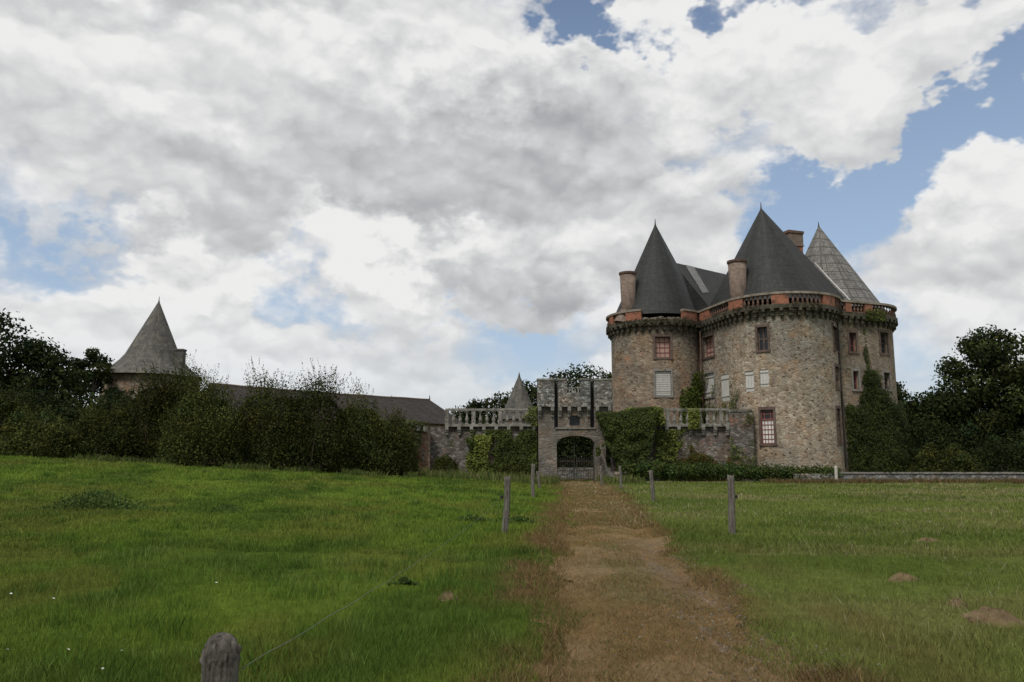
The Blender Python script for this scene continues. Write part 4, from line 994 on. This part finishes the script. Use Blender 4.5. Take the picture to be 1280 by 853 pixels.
# trees behind the gatehouse
for px, py, Y, rad, lb in ((592, 500, 112, 3.4, 'lowest far tree over the left end of the balustrade'), (622, 492, 112, 3.8, 'far tree left of the small slate spire'), (664, 476, 114, 3.9, 'far tree just right of the small slate spire'),
                           (694, 465, 112, 4.2, 'far dark tree over the left battlement of the gatehouse'), (733, 454, 112, 5.2, 'highest far tree above the gatehouse, touching the left tower'), (762, 464, 115, 4.2, 'far tree half hidden by the left tower')):
    x, h = top_h(px, py, Y); tree(lb, x, Y, h, rad, 26, 7500, .40, G_DARK, .12, group='far trees behind the gatehouse', crad=.46)
bush('dark shrubs in the courtyard seen through the gateway', 6.3, 79, 6.0, 3.0, 6.2, 16000, .28, G_DARK, None, 0)
# trees on the right
x, h = top_h(1238, 413, 82); tree('tall broad dark tree near the right edge', x, 82, h, 5.6, 90, 34000, .34, G_DARK + [(.045, .056, .017)], .10, open_=.0, crad=.27, spread=1.1)
for px, py, Y, rad, n_, lb in ((1150, 492, 86, 4.4, 7000, 'lower dark tree right of the castle'), (1122, 478, 90, 3.0, 5000, 'dark tree just showing past the right tower of the castle'), (1182, 489, 84, 3.6, 6500, 'dark tree filling the dip left of the tall right tree'),
                               (1290, 470, 80, 4.6, 8000, 'dark tree cut by the right edge, beneath the tall tree')):
    x, h = top_h(px, py, Y); tree(lb, x, Y, h, rad, 40, int(n_ * 1.7), .34, G_DARK + [(.045, .056, .017)], .03, crad=.36)
for px, py, Y, hw, h_, lb in ((1178, 553, 66, 3.4, None, 'rounded olive bush behind the low wall on the right'), (1255, 548, 70, 4.6, None, 'dark bush behind the low wall at the right edge'), (1135, 560, 70, 2.6, None, 'small dark bush at the foot of the ivy on the right tower')):
    x, h = top_h(px, py, Y); bush(lb, x, Y, hw, 2.2, h, 9000, .18, G_BUSH if px == 1178 else G_DARK, None, 10)
for px, Y, lb in ((1160, 78, 'dark undergrowth beneath the trees just right of the castle'), (1235, 78, 'dark undergrowth beneath the tall right tree')):
    x = P(px, 540, Y).x; bush(lb, x, Y, 6.0, 2.5, 6.0, 9000, .26, G_DARK, None, 0)
tag(None or bush('dark undergrowth beneath the trees at the right edge', P(1310, 540, 76).x, 76, 5.0, 2.5, 5.5, 6000, .26, G_DARK, None, 0))

# ivy on the walls
def ivy(label, fn, n, size, cols, origin, name='ivy', cat='ivy', depth=.35):
    """fn(n) gives points on the wall, outward normals and a keep mask"""
    p, nn = fn(n); d = rng.random(len(p)) ** 1.6 * depth; lump = fbm(p[:, 0] * 1.3 + p[:, 1] * .9, p[:, 2] * 1.3, 3); p = p + nn * (d * (.4 + 1.5 * lump))[:, None]
    V = leafcards(p, np.full(len(p), size), nn + np.array([0, 0, .45]), .5); tone = (.6 + .85 * fbm(p[:, 0] * .9 + 7 + p[:, 1], p[:, 2] * .9, 3))[:, None]
    return tag(cards(name, V, 6, pal(len(p), cols) * tone, M['ivy'], None, origin), label, cat)
def on_plan(pl, s0, s1, z0, z1, shape, thr=.5, freq=.9, out=.03):
    def fn(n):
        s = s0 + (s1 - s0) * rng.random(n * 2); z = z0 + (z1 - z0) * rng.random(n * 2); u = (s - s0) / (s1 - s0); v = (z - z0) / (z1 - z0)
        k = (shape(u, v) + .9 * (fbm(s * freq + 3, z * freq, 4) - .5) + 1.1 * (fbm(s * freq * .45 + 60, z * freq * .45 + 9, 2) - .5)) > thr; s, z = s[k][:n], z[k][:n]
        P_ = []; N_ = []
        tab = np.linspace(s0, s1, 80); pt = [pl.at(x) for x in tab]; px_ = np.array([q[0][:] for q in pt]); nx_ = np.array([q[1][:] for q in pt])
        X = np.interp(s, tab, px_[:, 0]); Y = np.interp(s, tab, px_[:, 1]); NX = np.interp(s, tab, nx_[:, 0]); NY = np.interp(s, tab, nx_[:, 1]); nn = np.stack([NX, NY, 0 * NX], 1)
        return np.stack([X, Y, z], 1) + nn * out, nn
    return fn
plC1 = Plan([(-6.5, 64.2), (2.0, 63.6)], False); plC2 = Plan([(7.9, 63.4), (18.2, 63.0)], False); plG = Plan([(6.5, 62.5), (11.7, 62.45)], False)
edge = lambda u, v: np.minimum(1, 5 * np.minimum(u, 1 - u))
ivy('big dark ivy mass swallowing the wall just right of the gatehouse', on_plan(plG, 0, 5.2, -.2, 5.7, lambda u, v: .95 * np.clip((.95 - .24 * (1 - v) - u) * 7, 0, 1) * np.minimum(1, .35 + 9 * (1 - v)) * np.clip((u - .26 + .30 * np.clip(v * 1.5 - .35, 0, 1) * (v < .93)) * 9, 0, 1), .45), 24000, .14, G_IVY[:2] + [(.024, .034, .009), (.034, .048, .011)], (9.5, 62.5, 3), depth=.7)
ivy('bright ivy cushion on top of the wall between gatehouse and left tower', on_plan(Plan([(8.5, 63.1), (12.1, 62.9)], False), 0, 3.6, 4.3, 6.1, lambda u, v: .95 * np.minimum(1, 3 * (1 - v)) * edge(u, v), .40), 5000, .15, G_IVYL[:2] + G_IVY, (10, 63, 5), depth=.8)
ivy('green ivy sheet covering the right two thirds of the wall left of the gatehouse', on_plan(plC1, 2.4, 8.5, -.2, 4.0, lambda u, v: .15 + .85 * np.minimum(1, u * 1.9) * np.minimum(1, 1.25 - .45 * v) - .25 * np.exp(-((u - .45) / .12) ** 2 - ((v - .75) / .2) ** 2), .63, 1.2), 9000, .13, G_IVY[:2] + [(.03, .04, .011)], (-1, 64, 2), depth=.5)
ivy('pale green young ivy low in the middle of the left curtain wall', on_plan(plC1, 2.9, 5.4, 0, 3.6, lambda u, v: .95 - 1.1 * np.abs(u - .5) * (1 + v), .48, 1.4, .12), 2600, .15, G_IVYL, (-2.5, 63.9, 1.5), depth=.5)
ivy('sparse ivy hanging from the balustrade left of the gatehouse', on_plan(plC1, 5.5, 8.5, 4.2, 5.8, lambda u, v: .28 + .25 * u, .52, 1.6, .32), 700, .14, G_IVY + G_IVYL, (1, 63.6, 5), depth=.25)
ivy('dark ivy over the ruined wall at the left', on_plan(Plan([(-13.5, 61.2), (-6.6, 63.4)], False), 0, 7.2, 0, 4.6, lambda u, v: .95 - .75 * (u > .84) * (v < .9) * np.minimum(1, 8 * np.abs(u - .84)), .45), 10000, .17, G_BUSH[:4], (-10, 62, 2), depth=.7)
ivy('rusty red creeper hanging on the ruined wall', on_plan(Plan([(-13.5, 61.2), (-6.6, 63.4)], False), 5.4, 6.9, 0, 3.9, lambda u, v: .9 - .9 * np.abs(u - .5), .52, 1.6, .2), 1200, .15, [(.17, .07, .035), (.12, .06, .03), (.08, .07, .03)], (-8, 63, 2), name='creeper', cat='creeper', depth=.3)
ivy('mossy grass fringe along the top of the ruined wall', on_plan(Plan([(-13.5, 61.1), (-6.9, 63.2)], False), 0, 6.8, 4.1, 4.75, lambda u, v: .95 - .6 * v, .45, 1.2), 2600, .13, [(.09, .10, .03), (.06, .075, .02)], (-10, 62, 4), name='wall_fringe', cat='plant', depth=-1.0)
ivy('green ivy patch on the wall below the right balustrade', on_plan(plC2, 3.3, 6.1, 0, 4.0, lambda u, v: .95 - 1.0 * np.abs(u - .4) - .15 * v, .50, 1.1), 2800, .15, G_IVYL + G_IVY, (12.5, 63.2, 1.5), depth=.4)
ivy('low dull ivy on the brick patch left of the big tower', on_plan(plC2, 6.0, 10.2, 0, 3.2, lambda u, v: .68 - .4 * v, .5, 1.3), 2600, .12, G_IVY[:2] + [(.11, .05, .03)], (16, 63, 1), depth=.3)
ivy('ivy tuft hanging through the middle of the right balustrade', on_plan(plC2, 5.9, 6.8, 4.0, 5.6, lambda u, v: .95 - .8 * np.abs(u - .5), .45, 1.4, .36), 500, .14, G_IVYL, (14, 63, 5), depth=.2)
sI = srange(planL, 838, 874, 485); ivy('dark ivy climbing the joint between the left tower and the big tower', on_plan(planL, sI[0], sI[1] + .4, 4.0, 9.6, lambda u, v: .95 * np.minimum(1, u * 5) * np.minimum(1, 3.2 * (1 - v) ) * (.35 + .65 * np.clip(1.3 - v * (1.4 - u), 0, 1)), .42), 6500, .16, G_IVY, (17, 70, 6), depth=.7)
sI = srange(planB, 881, 927, 495)
ivy('thin ivy around the grey shutters on the big tower', on_plan(planB, sI[0], sI[1], 4.2, 8.0, lambda u, v: .62 - .5 * v * (np.abs(u - .85) > .12) - .1 * (np.abs(u - .5) < .1), .5, 1.8), 1300, .13, G_IVYL + G_IVY, (17.5, 67, 6), depth=.2)
sI = srange(planR, 1056, 1121, 520)
ivy('great dark ivy climbing the right tower of the castle', on_plan(planR, sI[0], sI[1] + 2.2, -.1, 9.0, lambda u, v: 1.02 - .95 * np.clip((v - (.50 + .08 * u + .42 * np.exp(-((u - .36) / .13) ** 2))) * 4, 0, 1) - .12 * (u < .12), .46, 1.2), 26000, .14, [tuple(.75 * q for q in c_) for c_ in G_IVY[:2]] + [(.020, .030, .008), (.03, .042, .01)], (30, 67, 4), depth=.5)
ivy('thin strand of ivy running up to the parapet of the right tower', on_plan(planR, sI[0] + (sI[1] - sI[0]) * .33, sI[0] + (sI[1] - sI[0]) * .52, 8.2, 14.2, lambda u, v: .66 - .8 * np.abs(u - .5) - .1 * v, .5, 1.6), 1000, .12, G_IVY[:2] + G_IVY[3:], (30, 67, 11), depth=.12)
sI = srange(planR, 1076, 1100, 385); ivy('moss cushion under the parapet of the right tower', on_plan(planR, sI[0], sI[1], 13.1, 14.1, lambda u, v: .85 - .7 * np.abs(u - .5), .45, 1.2, .46), 700, .11, G_IVY[:3], (31, 67, 13.5), 'moss', 'moss', .15)
for k_, (pl_, rg, lb) in enumerate(((planL, srange(planL, 765, 873, 400), 'ragged weeds growing along the ledge of the left tower'), (planB, (planB.hit(ray(877, 385)[0])[0], jB[1]), 'ragged weeds growing along the ledge of the big tower'))):
    ivy(lb, on_plan(pl_, rg[0], rg[1], 13.2, 13.85, lambda u, v: .55 + 0 * u, .5, 1.5, .45), 800, .12, [(.036, .032, .018), (.05, .046, .022), (.024, .021, .013)], (20, 66, 13.5), 'ledge_weeds', 'plant', .12)

x = P(556, 590, 62.3).x; bush('small dark shrub at the left foot of the curtain wall, beside the ruined wall', x, 62.3, 1.3, .8, 1.7, 6000, .10, G_BUSH, None, 60)
x = P(640, 590, 62.0).x; bush('low dark growth at the foot of the curtain wall, just left of the gatehouse', x, 62.2, 1.7, .7, 1.1, 6000, .10, G_BUSH, None, 60)
x = P(868, 580, 61.5).x; bush('reddish green shrub at the foot of the wall below the right end of the balustrade', x, 61.8, 2.2, .6, 2.2, 7000, .10, [(.045, .06, .014), (.06, .075, .018), (.09, .055, .022), (.035, .045, .014)], None, 80)
ivy('thin ivy creeping over the wall stub left of the white paned window', on_plan(Plan([(17.0, 62.8), (18.75, 62.35)], False), 0, 1.8, 0, 5.5, lambda u, v: .62 - .25 * v, .5, 1.5), 700, .12, G_IVY[:3], (17.8, 62.6, 2), depth=.2)
# clipped-looking hedge in front of the right wall
hd = thing('hedge', (14, 59.6, 0), 'long low green hedge in front of the castle, right of the gateway', 'hedge'); C = []; Rd = []
for i in range(150):
    u = i / 149; x = 8.4 + 15.4 * u; C.append((x, 59.9 - .8 * u + rng.normal() * .22, .80 + .30 * rng.random() - .40 * u)); Rd.append(.60 + .22 * rng.random() - .12 * u)
V, c = clumps(np.array(C), np.array(Rd), 24000, .13, [(.03, .05, .012), (.045, .07, .016), (.065, .095, .02), (.02, .032, .01)], .9, .5); cards('leaves', V, 6, c, M['ivy'], hd, (14, 59.6, 0))

# ------------------------------------------------------------------ FENCE POSTS AND WIRE
def postmesh(px_w, h, seed, tip=.0, n=14, rings=9):
    r_ = random.Random(seed); mb = MB(); base = len(mb.v); R_ = px_w / 2
    Z = [-.3] + [h * i / (rings - 1) for i in range(rings)]
    ph = [r_.random() * 6 for _ in range(4)]
    for z in Z:
        for k in range(n):
            a = 2 * math.pi * k / n; rr = R_ * (1 + .10 * math.sin(2 * a + ph[0]) + .06 * math.sin(5 * a + ph[1] + z * 2) + .04 * math.sin(9 * a + ph[2])) * (1.04 - .05 * z / h)
            if tip and z > h - tip: rr *= math.sqrt(max(.05, 1 - ((z - h + tip) / (tip * 1.06)) ** 2)) * (1 + .07 * r_.uniform(-1, 1))
            mb.v.append((rr * math.cos(a) + .02 * math.sin(z * 3 + ph[3]), rr * math.sin(a), z + (r_.uniform(-.03, .02) if z > h - .03 else 0)))
    for i in range(len(Z) - 1):
        for k in range(n):
            k2 = (k + 1) % n; mb.f.append((i * n + k, i * n + k2, (i + 1) * n + k2, (i + 1) * n + k)); mb.uv += [(0, 0)] * 4
    mb.f.append(tuple((len(Z) - 1) * n + k for k in range(n))); mb.uv += [(0, 0)] * n
    return mb
def post(px, py_base, Y, w_, h, label, tilt=0.0, tip=.0, z=None, ins=None, rings=9):
    x = P(px, py_base, Y).x; z0 = float(hgt(x, Y)) if z is None else z; t = thing('fence_post', (x, Y, z0), label, 'post', 'fence posts along the track')
    o = postmesh(w_, h, int(px), tip, 18 if tip else 12, rings).build('timber', M['post'], t, True, origin=(0, 0, 0)); o.location = (0, 0, 0); ORG[o.name] = Vector((x, Y, z0)); t.rotation_euler = (0, R(tilt), 0)
    if ins:
        m_ = MB(); sx = ins[0]; m_.tube([(sx * w_ * .45, -.02, ins[1]), (sx * (w_ * .5 + .05), -.02, ins[1])], [.012, .012], 6); m_.tube([(sx * (w_ * .5 + .035), -.02, ins[1] - .035), (sx * (w_ * .5 + .035), -.02, ins[1] + .035)], [.035, .035], 8)
        q = m_.build('insulator', M['black'], t, origin=(0, 0, 0)); q.location = (0, 0, 0)
    return t
def oldpost(px, Y, w_, h, label):
    x = P(px, 830, Y).x; t = thing('fence_post', (x, Y, 0), label, 'post', 'fence posts along the track'); mb = MB(); n = 64; Z = [-.3] + list(np.linspace(0, h - .12, 22)) + list(np.linspace(h - .115, h, 16)); R_ = w_ / 2
    nz = lambda a_, b_, c_: mnoise.noise(Vector((a_, b_, c_)))
    for z in Z:
        for k in range(n):
            a = 2 * math.pi * k / n; ca, sa = math.cos(a), math.sin(a); groove = abs(nz(ca * 4.2, sa * 4.2, z * 1.2)); rr = R_ * (1.02 - .16 * max(0, .10 - groove) * 10 * .55 + .07 * nz(ca * 1.3, sa * 1.3, z * 4))
            crust = max(0, min(1, (z - (h - .10 + .03 * nz(ca * 2, sa * 2, 3))) / .02)); rr *= 1 + crust * (.02 + .22 * nz(ca * 5, sa * 5, z * 55)) + .05 * nz(ca * 2.5 + 4, sa * 2.5, 1)
            if z > h - .075: rr *= math.sqrt(max(.02, 1 - ((z - h + .075) / .0765) ** 2.4))
            if z > h - .13 and ca < -.3: rr *= .93
            mb.v.append((rr * ca, rr * sa, z + .004 * nz(ca * 9, sa * 9, 1) * (z > 0)))
    for i in range(len(Z) - 1):
        for k in range(n): k2 = (k + 1) % n; mb.f.append((i * n + k, i * n + k2, (i + 1) * n + k2, (i + 1) * n + k)); mb.uv += [(0, 0)] * 4
    mb.f.append(tuple((len(Z) - 1) * n + k for k in range(n))); mb.uv += [(0, 0)] * n
    o = mb.build('timber', M['post'], t, True, origin=(0, 0, 0)); o.location = (0, 0, 0); return t
p1 = oldpost(275, 2.5, .106, 1.088, 'nearest weathered grey post with a crusty rounded top, bottom left')
p2 = post(632, 668, 17.9, .125, 1.24, 'dark square post with a black insulator, left of the track', 1.0, 0, None, (-1, .80), 14)
post(666.5, 624, 33.9, .15, 1.36, 'pale narrow post near the gateway, left of the track', 0)
post(674, 606, 44, .12, .95, 'small leaning stake behind the pale post, left of the gateway', -6)
p4 = post(916.5, 668, 17.9, .15, 1.26, 'stout post with split top on the right meadow', -1.2, 0, None, (1, .80), 14)
post(816, 627, 31.9, .14, 1.18, 'whitish short post between the track and the stout right post', -2)
post(776, 613, 43.5, .14, 1.3, 'small post by the hedge, just right of the track end')
post(752, 604, 52, .14, 1.25, 'smallest post beside the right pier of the gateway')
mb = MB(); A = Vector((P(275, 830, 2.5).x + .048, 2.5, .975)); B = Vector((P(632, 668, 17.9).x - .11, 17.88, float(hgt(-.14, 17.9)) + .80)); pts_ = []
for i in range(60): t_ = i / 59; q = A.lerp(B, t_); q.z -= .10 * 4 * t_ * (1 - t_); pts_.append(q + Vector((0, 0, .004 * math.sin(i * 1.9))))
mb.tube(pts_, [.0017] * 60, 6); tag(mb.build('fence_wire', M['wire'], smooth=True), 'thin slack wire running from the nearest post to the dark post', 'wire')

# ------------------------------------------------------------------ GRASS AND SMALL THINGS
def blades(n, y0, y1, h0, h1, w0, colfn, keep=None, xr=.78, lean=.45, power=1.0, x_=None, y_=None, nb=1):
    if x_ is None:
        u = rng.random(n); y = (y0 ** -power + u * (y1 ** -power - y0 ** -power)) ** (-1 / power) if power else y0 + (y1 - y0) * u
        x = (rng.random(n) * 2 - 1) * (xr * y + 1.2)
    else: x, y = x_, y_
    if keep is not None: k = keep(x, y); x, y = x[k], y[k]
    n = len(x); z = hgt(x, y); c = colfn(x, y, n) * (1 + .22 * rng.normal(size=(n, 1)))
    tuft = fbm(x * 1.6 + 20, y * 1.6, 3); h = (h0 + (h1 - h0) * rng.random(n)) * (.5 + 1.0 * tuft); a = rng.random(n) * 2 * math.pi; dx, dy = np.cos(a), np.sin(a)
    wv = w0 * (.7 + .6 * rng.random(n)) * np.maximum(1, y / 9.0); ln = lean * (.3 + rng.random(n)) * h; b = rng.random(n) * 2 * math.pi; lx, ly = np.cos(b) * ln, np.sin(b) * ln
    # face the blades roughly to any viewer: widths in random directions
    V = np.zeros((n, 5, 3)); 
    for i, (f, wd) in enumerate(((0, -1), (0, 1), (.6, .75), (1, 0), (.6, -.75))):
        cur = f ** 1.2; V[:, i, 0] = x + dx * wd * wv / 2 + lx * cur; V[:, i, 1] = y + dy * wd * wv / 2 + ly * cur; V[:, i, 2] = z - .01 + h * f * (1 - .12 * f)
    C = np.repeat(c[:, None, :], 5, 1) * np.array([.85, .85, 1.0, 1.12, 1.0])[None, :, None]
    return V, np.clip(C, .003, .8)
notpath = lambda x, y: (np.abs(x - pathc(y)) > pathw(y) * (.84 + 1.1 * (fbm(x * 1.3 + 5, y * 1.1, 4) - .5)))
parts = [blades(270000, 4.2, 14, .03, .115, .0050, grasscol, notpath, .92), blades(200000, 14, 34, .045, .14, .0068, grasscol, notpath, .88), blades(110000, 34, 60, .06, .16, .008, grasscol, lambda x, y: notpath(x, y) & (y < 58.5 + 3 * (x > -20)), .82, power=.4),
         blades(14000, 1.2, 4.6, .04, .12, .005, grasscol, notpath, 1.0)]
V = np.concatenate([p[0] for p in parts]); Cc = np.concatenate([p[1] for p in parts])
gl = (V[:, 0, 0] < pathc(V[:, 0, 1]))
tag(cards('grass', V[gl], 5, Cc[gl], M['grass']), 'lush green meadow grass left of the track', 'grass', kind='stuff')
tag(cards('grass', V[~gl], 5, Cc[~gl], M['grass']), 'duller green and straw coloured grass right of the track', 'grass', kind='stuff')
# short dead growth on the track
def deadcol(x, y, n):
    c = np.array([(.225, .145, .068), (.165, .106, .050), (.27, .21, .115), (.110, .125, .034)])[rng.choice(4, n, p=[.30, .24, .14, .32])]
    return c
onpath = lambda x, y: (np.abs(x - pathc(y)) < pathw(y) * 1.15) & (fbm(x * 1.5, y * .9 + 13, 3) + .25 * rng.random(len(x)) > .44) & (~((np.abs((x - pathc(y)) / pathw(y) - .62) < .26) & (fbm(x * 1.4 + 60, y * .6, 4) > .48) & (y < 20)))
def pathblades(n, y0, y1, pw_, h0, h1, w0):
    u = rng.random(n); y = (y0 ** -pw_ + u * (y1 ** -pw_ - y0 ** -pw_)) ** (-1 / pw_); x = pathc(y) + (rng.random(n) * 2 - 1) * pathw(y) * 1.2
    return blades(n, 0, 0, h0, h1, w0, deadcol, onpath, x_=x, y_=y, lean=.9)
pa = [pathblades(130000, 4.5, 20, 1.0, .015, .060, .0035), pathblades(50000, 20, 62, .6, .03, .08, .006)]
tag(cards('dead_grass', np.concatenate([p[0] for p in pa]), 5, np.concatenate([p[1] for p in pa]), M['grass']), 'short rusty dead grass growing on the track', 'grass', kind='stuff')
# rusty seed grasses in the fringes
def fringe(x, y): return (dryness(x, y) > .35) & (np.abs(x - pathc(y)) > pathw(y) * .8)
u = rng.random(60000); yy = (4.5 ** -.8 + u * (60 ** -.8 - 4.5 ** -.8)) ** (-1 / .8); xx = pathc(yy) + rng.uniform(-1, 1, len(yy)) * 3.2
rc = lambda x, y, n: np.array([(.185, .118, .058), (.24, .17, .09), (.13, .088, .042), (.115, .13, .04)])[rng.choice(4, n, p=[.34, .2, .22, .24])]
pf = blades(0, 0, 0, .03, .14, .0045, rc, fringe, x_=xx, y_=yy, lean=.8)
tag(cards('fringe_grass', pf[0], 5, pf[1], M['grass']), 'rusty brown seeding grass in the fringes beside the track', 'grass', kind='stuff')
# pale straw stalks over the right meadow and tall dry stalks at the wall's foot
xx = rng.uniform(3, 38, 70000); yy = rng.uniform(7, 58, 70000); k = (fbm(xx * .22 + 5, yy * .55 + 33, 5) > .53) & (xx < .75 * yy + 1); xx, yy = xx[k], yy[k]
sc_ = lambda x, y, n: pal(n, [(.27, .235, .14), (.21, .19, .10), (.32, .29, .19)])
p1_ = blades(0, 0, 0, .06, .19, .0044, sc_, None, x_=xx, y_=yy, lean=.8)
xx = rng.uniform(-14, 9, 9000); yy = rng.uniform(54, 62.5, 9000); p2_ = blades(0, 0, 0, .2, .75, .008, lambda x, y, n: pal(n, [(.17, .15, .07), (.11, .13, .04), (.075, .11, .028), (.06, .09, .025)]), lambda x, y: np.abs(x - pathc(y)) > 1.5, x_=xx, y_=yy, lean=.25)
tag(cards('straw_grass', p1_[0], 5, p1_[1], M['grass']), 'patches of pale straw stalks on the right meadow', 'grass', kind='stuff')
tag(cards('tall_grass', p2_[0], 5, p2_[1], M['grass']), 'tall dry stalks along the foot of the left curtain wall', 'grass', kind='stuff')
xx = rng.uniform(18, 56, 16000); yy = 58.1 - (xx - 23) * .05 - rng.random(16000) ** 1.5 * 2.2; p3_ = blades(0, 0, 0, .12, .42, .009, lambda x, y, n: pal(n, [(.15, .095, .05), (.11, .075, .04), (.10, .10, .035)]), None, x_=xx, y_=yy, lean=.3)
u_ = rng.random(9000); xx = -33 + 27 * u_; yy = 46.6 + 4.5 * u_ ** 3 + rng.normal(size=9000) * .5 + .8 * np.sin(xx * .9); p4_ = blades(0, 0, 0, .10, .50, .008, lambda x, y, n: pal(n, [(.07, .11, .026), (.10, .13, .035), (.05, .08, .02), (.12, .12, .05)]), lambda x, y: fbm(x * .8, y * .3, 3) > .48, x_=xx, y_=yy, lean=.45)
tag(cards('rank_grass', p4_[0], 5, p4_[1], M['grass']), 'rank long grass and weeds along the foot of the bush row', 'grass', kind='stuff')
tag(cards('wall_foot_grass', p3_[0], 5, p3_[1], M['grass']), 'brown dead grass along the foot of the low stone wall', 'grass', kind='stuff')
# coarse tufts on the left meadow
tf = []
for i in range(420):
    yc = 5 + 45 * rng.random() ** 1.3; xc = -rng.random() * (.72 * yc) + .9
    if abs(xc - float(pathc(yc))) < 1.5: continue
    m_ = 90; r_ = rng.normal(size=(m_, 2)) * (.09 + .16 * rng.random()); cc = np.array([(.060, .115, .02), (.085, .16, .024), (.12, .17, .04)])[rng.integers(0, 3)]
    tf.append(blades(0, 0, 0, .09, .20, .0045, lambda x, y, n: pal(n, [tuple(cc)]), None, x_=xc + r_[:, 0], y_=yc + r_[:, 1], lean=.4))
tag(cards('grass_tufts', np.concatenate([p[0] for p in tf]), 5, np.concatenate([p[1] for p in tf]), M['grass']), 'coarse darker tufts scattered over the left meadow', 'grass', kind='stuff')
# grit in the bare rut
n = 4200; yy = 4.5 + 12 * rng.random(n) ** 1.7; xx = pathc(yy) + pathw(yy) * (.62 + rng.normal(size=n) * .40); k = fbm(xx * 1.4 + 60, yy * .9, 4) > .44; xx, yy = xx[k], yy[k]; n = len(xx)
s_ = rng.uniform(.006, .019, n); z = hgt(xx, yy) + .004; tet = np.array([(-1, -.7, 0), (1, -.8, 0), (.1, 1, 0), (0, 0, .9)]); fcs = ((0, 1, 3), (1, 2, 3), (2, 0, 3)); a = rng.random(n) * 6.28
X_ = tet[None, :, 0] * np.cos(a)[:, None] - tet[None, :, 1] * np.sin(a)[:, None]; Y_ = tet[None, :, 0] * np.sin(a)[:, None] + tet[None, :, 1] * np.cos(a)[:, None]
Pt = np.stack([xx[:, None] + X_ * s_[:, None], yy[:, None] + Y_ * s_[:, None], z[:, None] + tet[None, :, 2] * s_[:, None]], -1)
V = np.concatenate([Pt[:, f] for f in fcs]); c = np.tile(pal(n, [(.11, .095, .076), (.075, .066, .054), (.15, .13, .105), (.11, .085, .06)]), (3, 1)); tag(cards('grit', V, 3, c, M['grit']), 'grey stones and grit in the bare right rut of the track', 'gravel', kind='stuff')

# molehills
def molehill(px, py, w_, h, label):
    p = ground_at(px, py); mb = MB(); n, m_ = 26, 8; base = 0; r_ = random.Random(px); ph = r_.random() * 6
    for j in range(m_):
        f = j / m_
        for k in range(n): a = 2 * math.pi * k / n; rr = w_ * (1 - f) * (1 + .18 * math.sin(2 * a + ph) + .12 * math.sin(5 * a + ph) + r_.uniform(-.12, .12)); mb.v.append((p.x + rr * math.cos(a), p.y + rr * .8 * math.sin(a), p.z - .03 + (h + .03) * (1 - (1 - f) ** 2) * (1 + r_.uniform(-.28, .28))))
    mb.v.append((p.x, p.y, p.z + h)); top = len(mb.v) - 1
    for j in range(m_ - 1):
        for k in range(n): k2 = (k + 1) % n; mb.f.append((j * n + k, j * n + k2, (j + 1) * n + k2, (j + 1) * n + k)); mb.uv += [(0, 0)] * 4
    for k in range(n): mb.f.append(((m_ - 1) * n + k, (m_ - 1) * n + (k + 1) % n, top)); mb.uv += [(0, 0)] * 3
    tag(mb.build('molehill', M['soil'], smooth=True), label, 'molehill', 'molehills in the meadow')
molehill(1240, 776, .29, .10, 'largest bare brown molehill, near the right edge'); molehill(1160, 680, .33, .10, 'flat greyish molehill in the middle of the right meadow')
molehill(1197, 757, .16, .06, 'small molehill just left of the largest one'); molehill(1130, 725, .20, .07, 'pale small molehill below the flat greyish one'); molehill(560, 749, .17, .06, 'reddish molehill on the left meadow, beside the track')
# weed clumps
def weed(px, py, n, w_, h, label, cols=((.055, .088, .024), (.075, .115, .03), (.04, .066, .02))):
    p = ground_at(px, py); t = thing('weed_clump', p, label, 'weeds'); m_ = n
    xx = p.x + rng.normal(size=m_) * w_; yy = p.y + rng.normal(size=m_) * w_ * .5; zz = p.z + rng.random(m_) ** .8 * h * np.exp(-((xx - p.x) / (w_ * 1.3)) ** 2)
    V = leafcards(np.stack([xx, yy, zz], 1), np.full(m_, .06)); cards('leaves', V, 6, pal(m_, list(cols)), M['leaf'], t, p)
weed(118, 638, 3000, .75, .50, 'dark green nettle clump standing alone on the left meadow')
weed(285, 640, 300, .3, .2, 'faint low patch of broad-leaved weeds right of the nettle clump'); weed(650, 655, 350, .25, .2, 'low broad-leaved weeds right of the dark post')
weed(590, 652, 350, .35, .16, 'low weeds left of the dark post'); weed(505, 731, 120, .09, .09, 'small weed tuft under the slack wire')
# daisies
dm = MB()
for k in range(9): a = 2 * math.pi * k / 9; dm.face([(0, 0, .10), (.018 * math.cos(a - .3), .018 * math.sin(a - .3), .105), (.03 * math.cos(a), .03 * math.sin(a), .102), (.018 * math.cos(a + .3), .018 * math.sin(a + .3), .105)])
d0 = None
mdz = m_plain('white petals', (.7, .7, .68), (.8, .8, .78), 5, .6, 0)
for i, (px, py) in enumerate(((12, 748), (65, 755), (98, 806), (82, 820), (150, 824), (110, 700), (364, 720), (597, 687), (128, 845), (108, 640), (352, 672), (6, 822), (155, 808), (270, 735))):
    q = ground_at(px, py)
    if d0 is None: d0 = dm.build('daisy', mdz, origin=(0, 0, 0)); tag(d0, 'small white daisy in the lush grass left of the track', 'flower', 'daisies in the left meadow'); d0.location = q; d = d0
    else: d = d0.copy(); col.objects.link(d); d.location = q
    s = .32 + .024 * q.y; d.scale = (s, s, s * 1.1); d.rotation_euler = (R(random.uniform(10, 30)), 0, random.random() * 6)
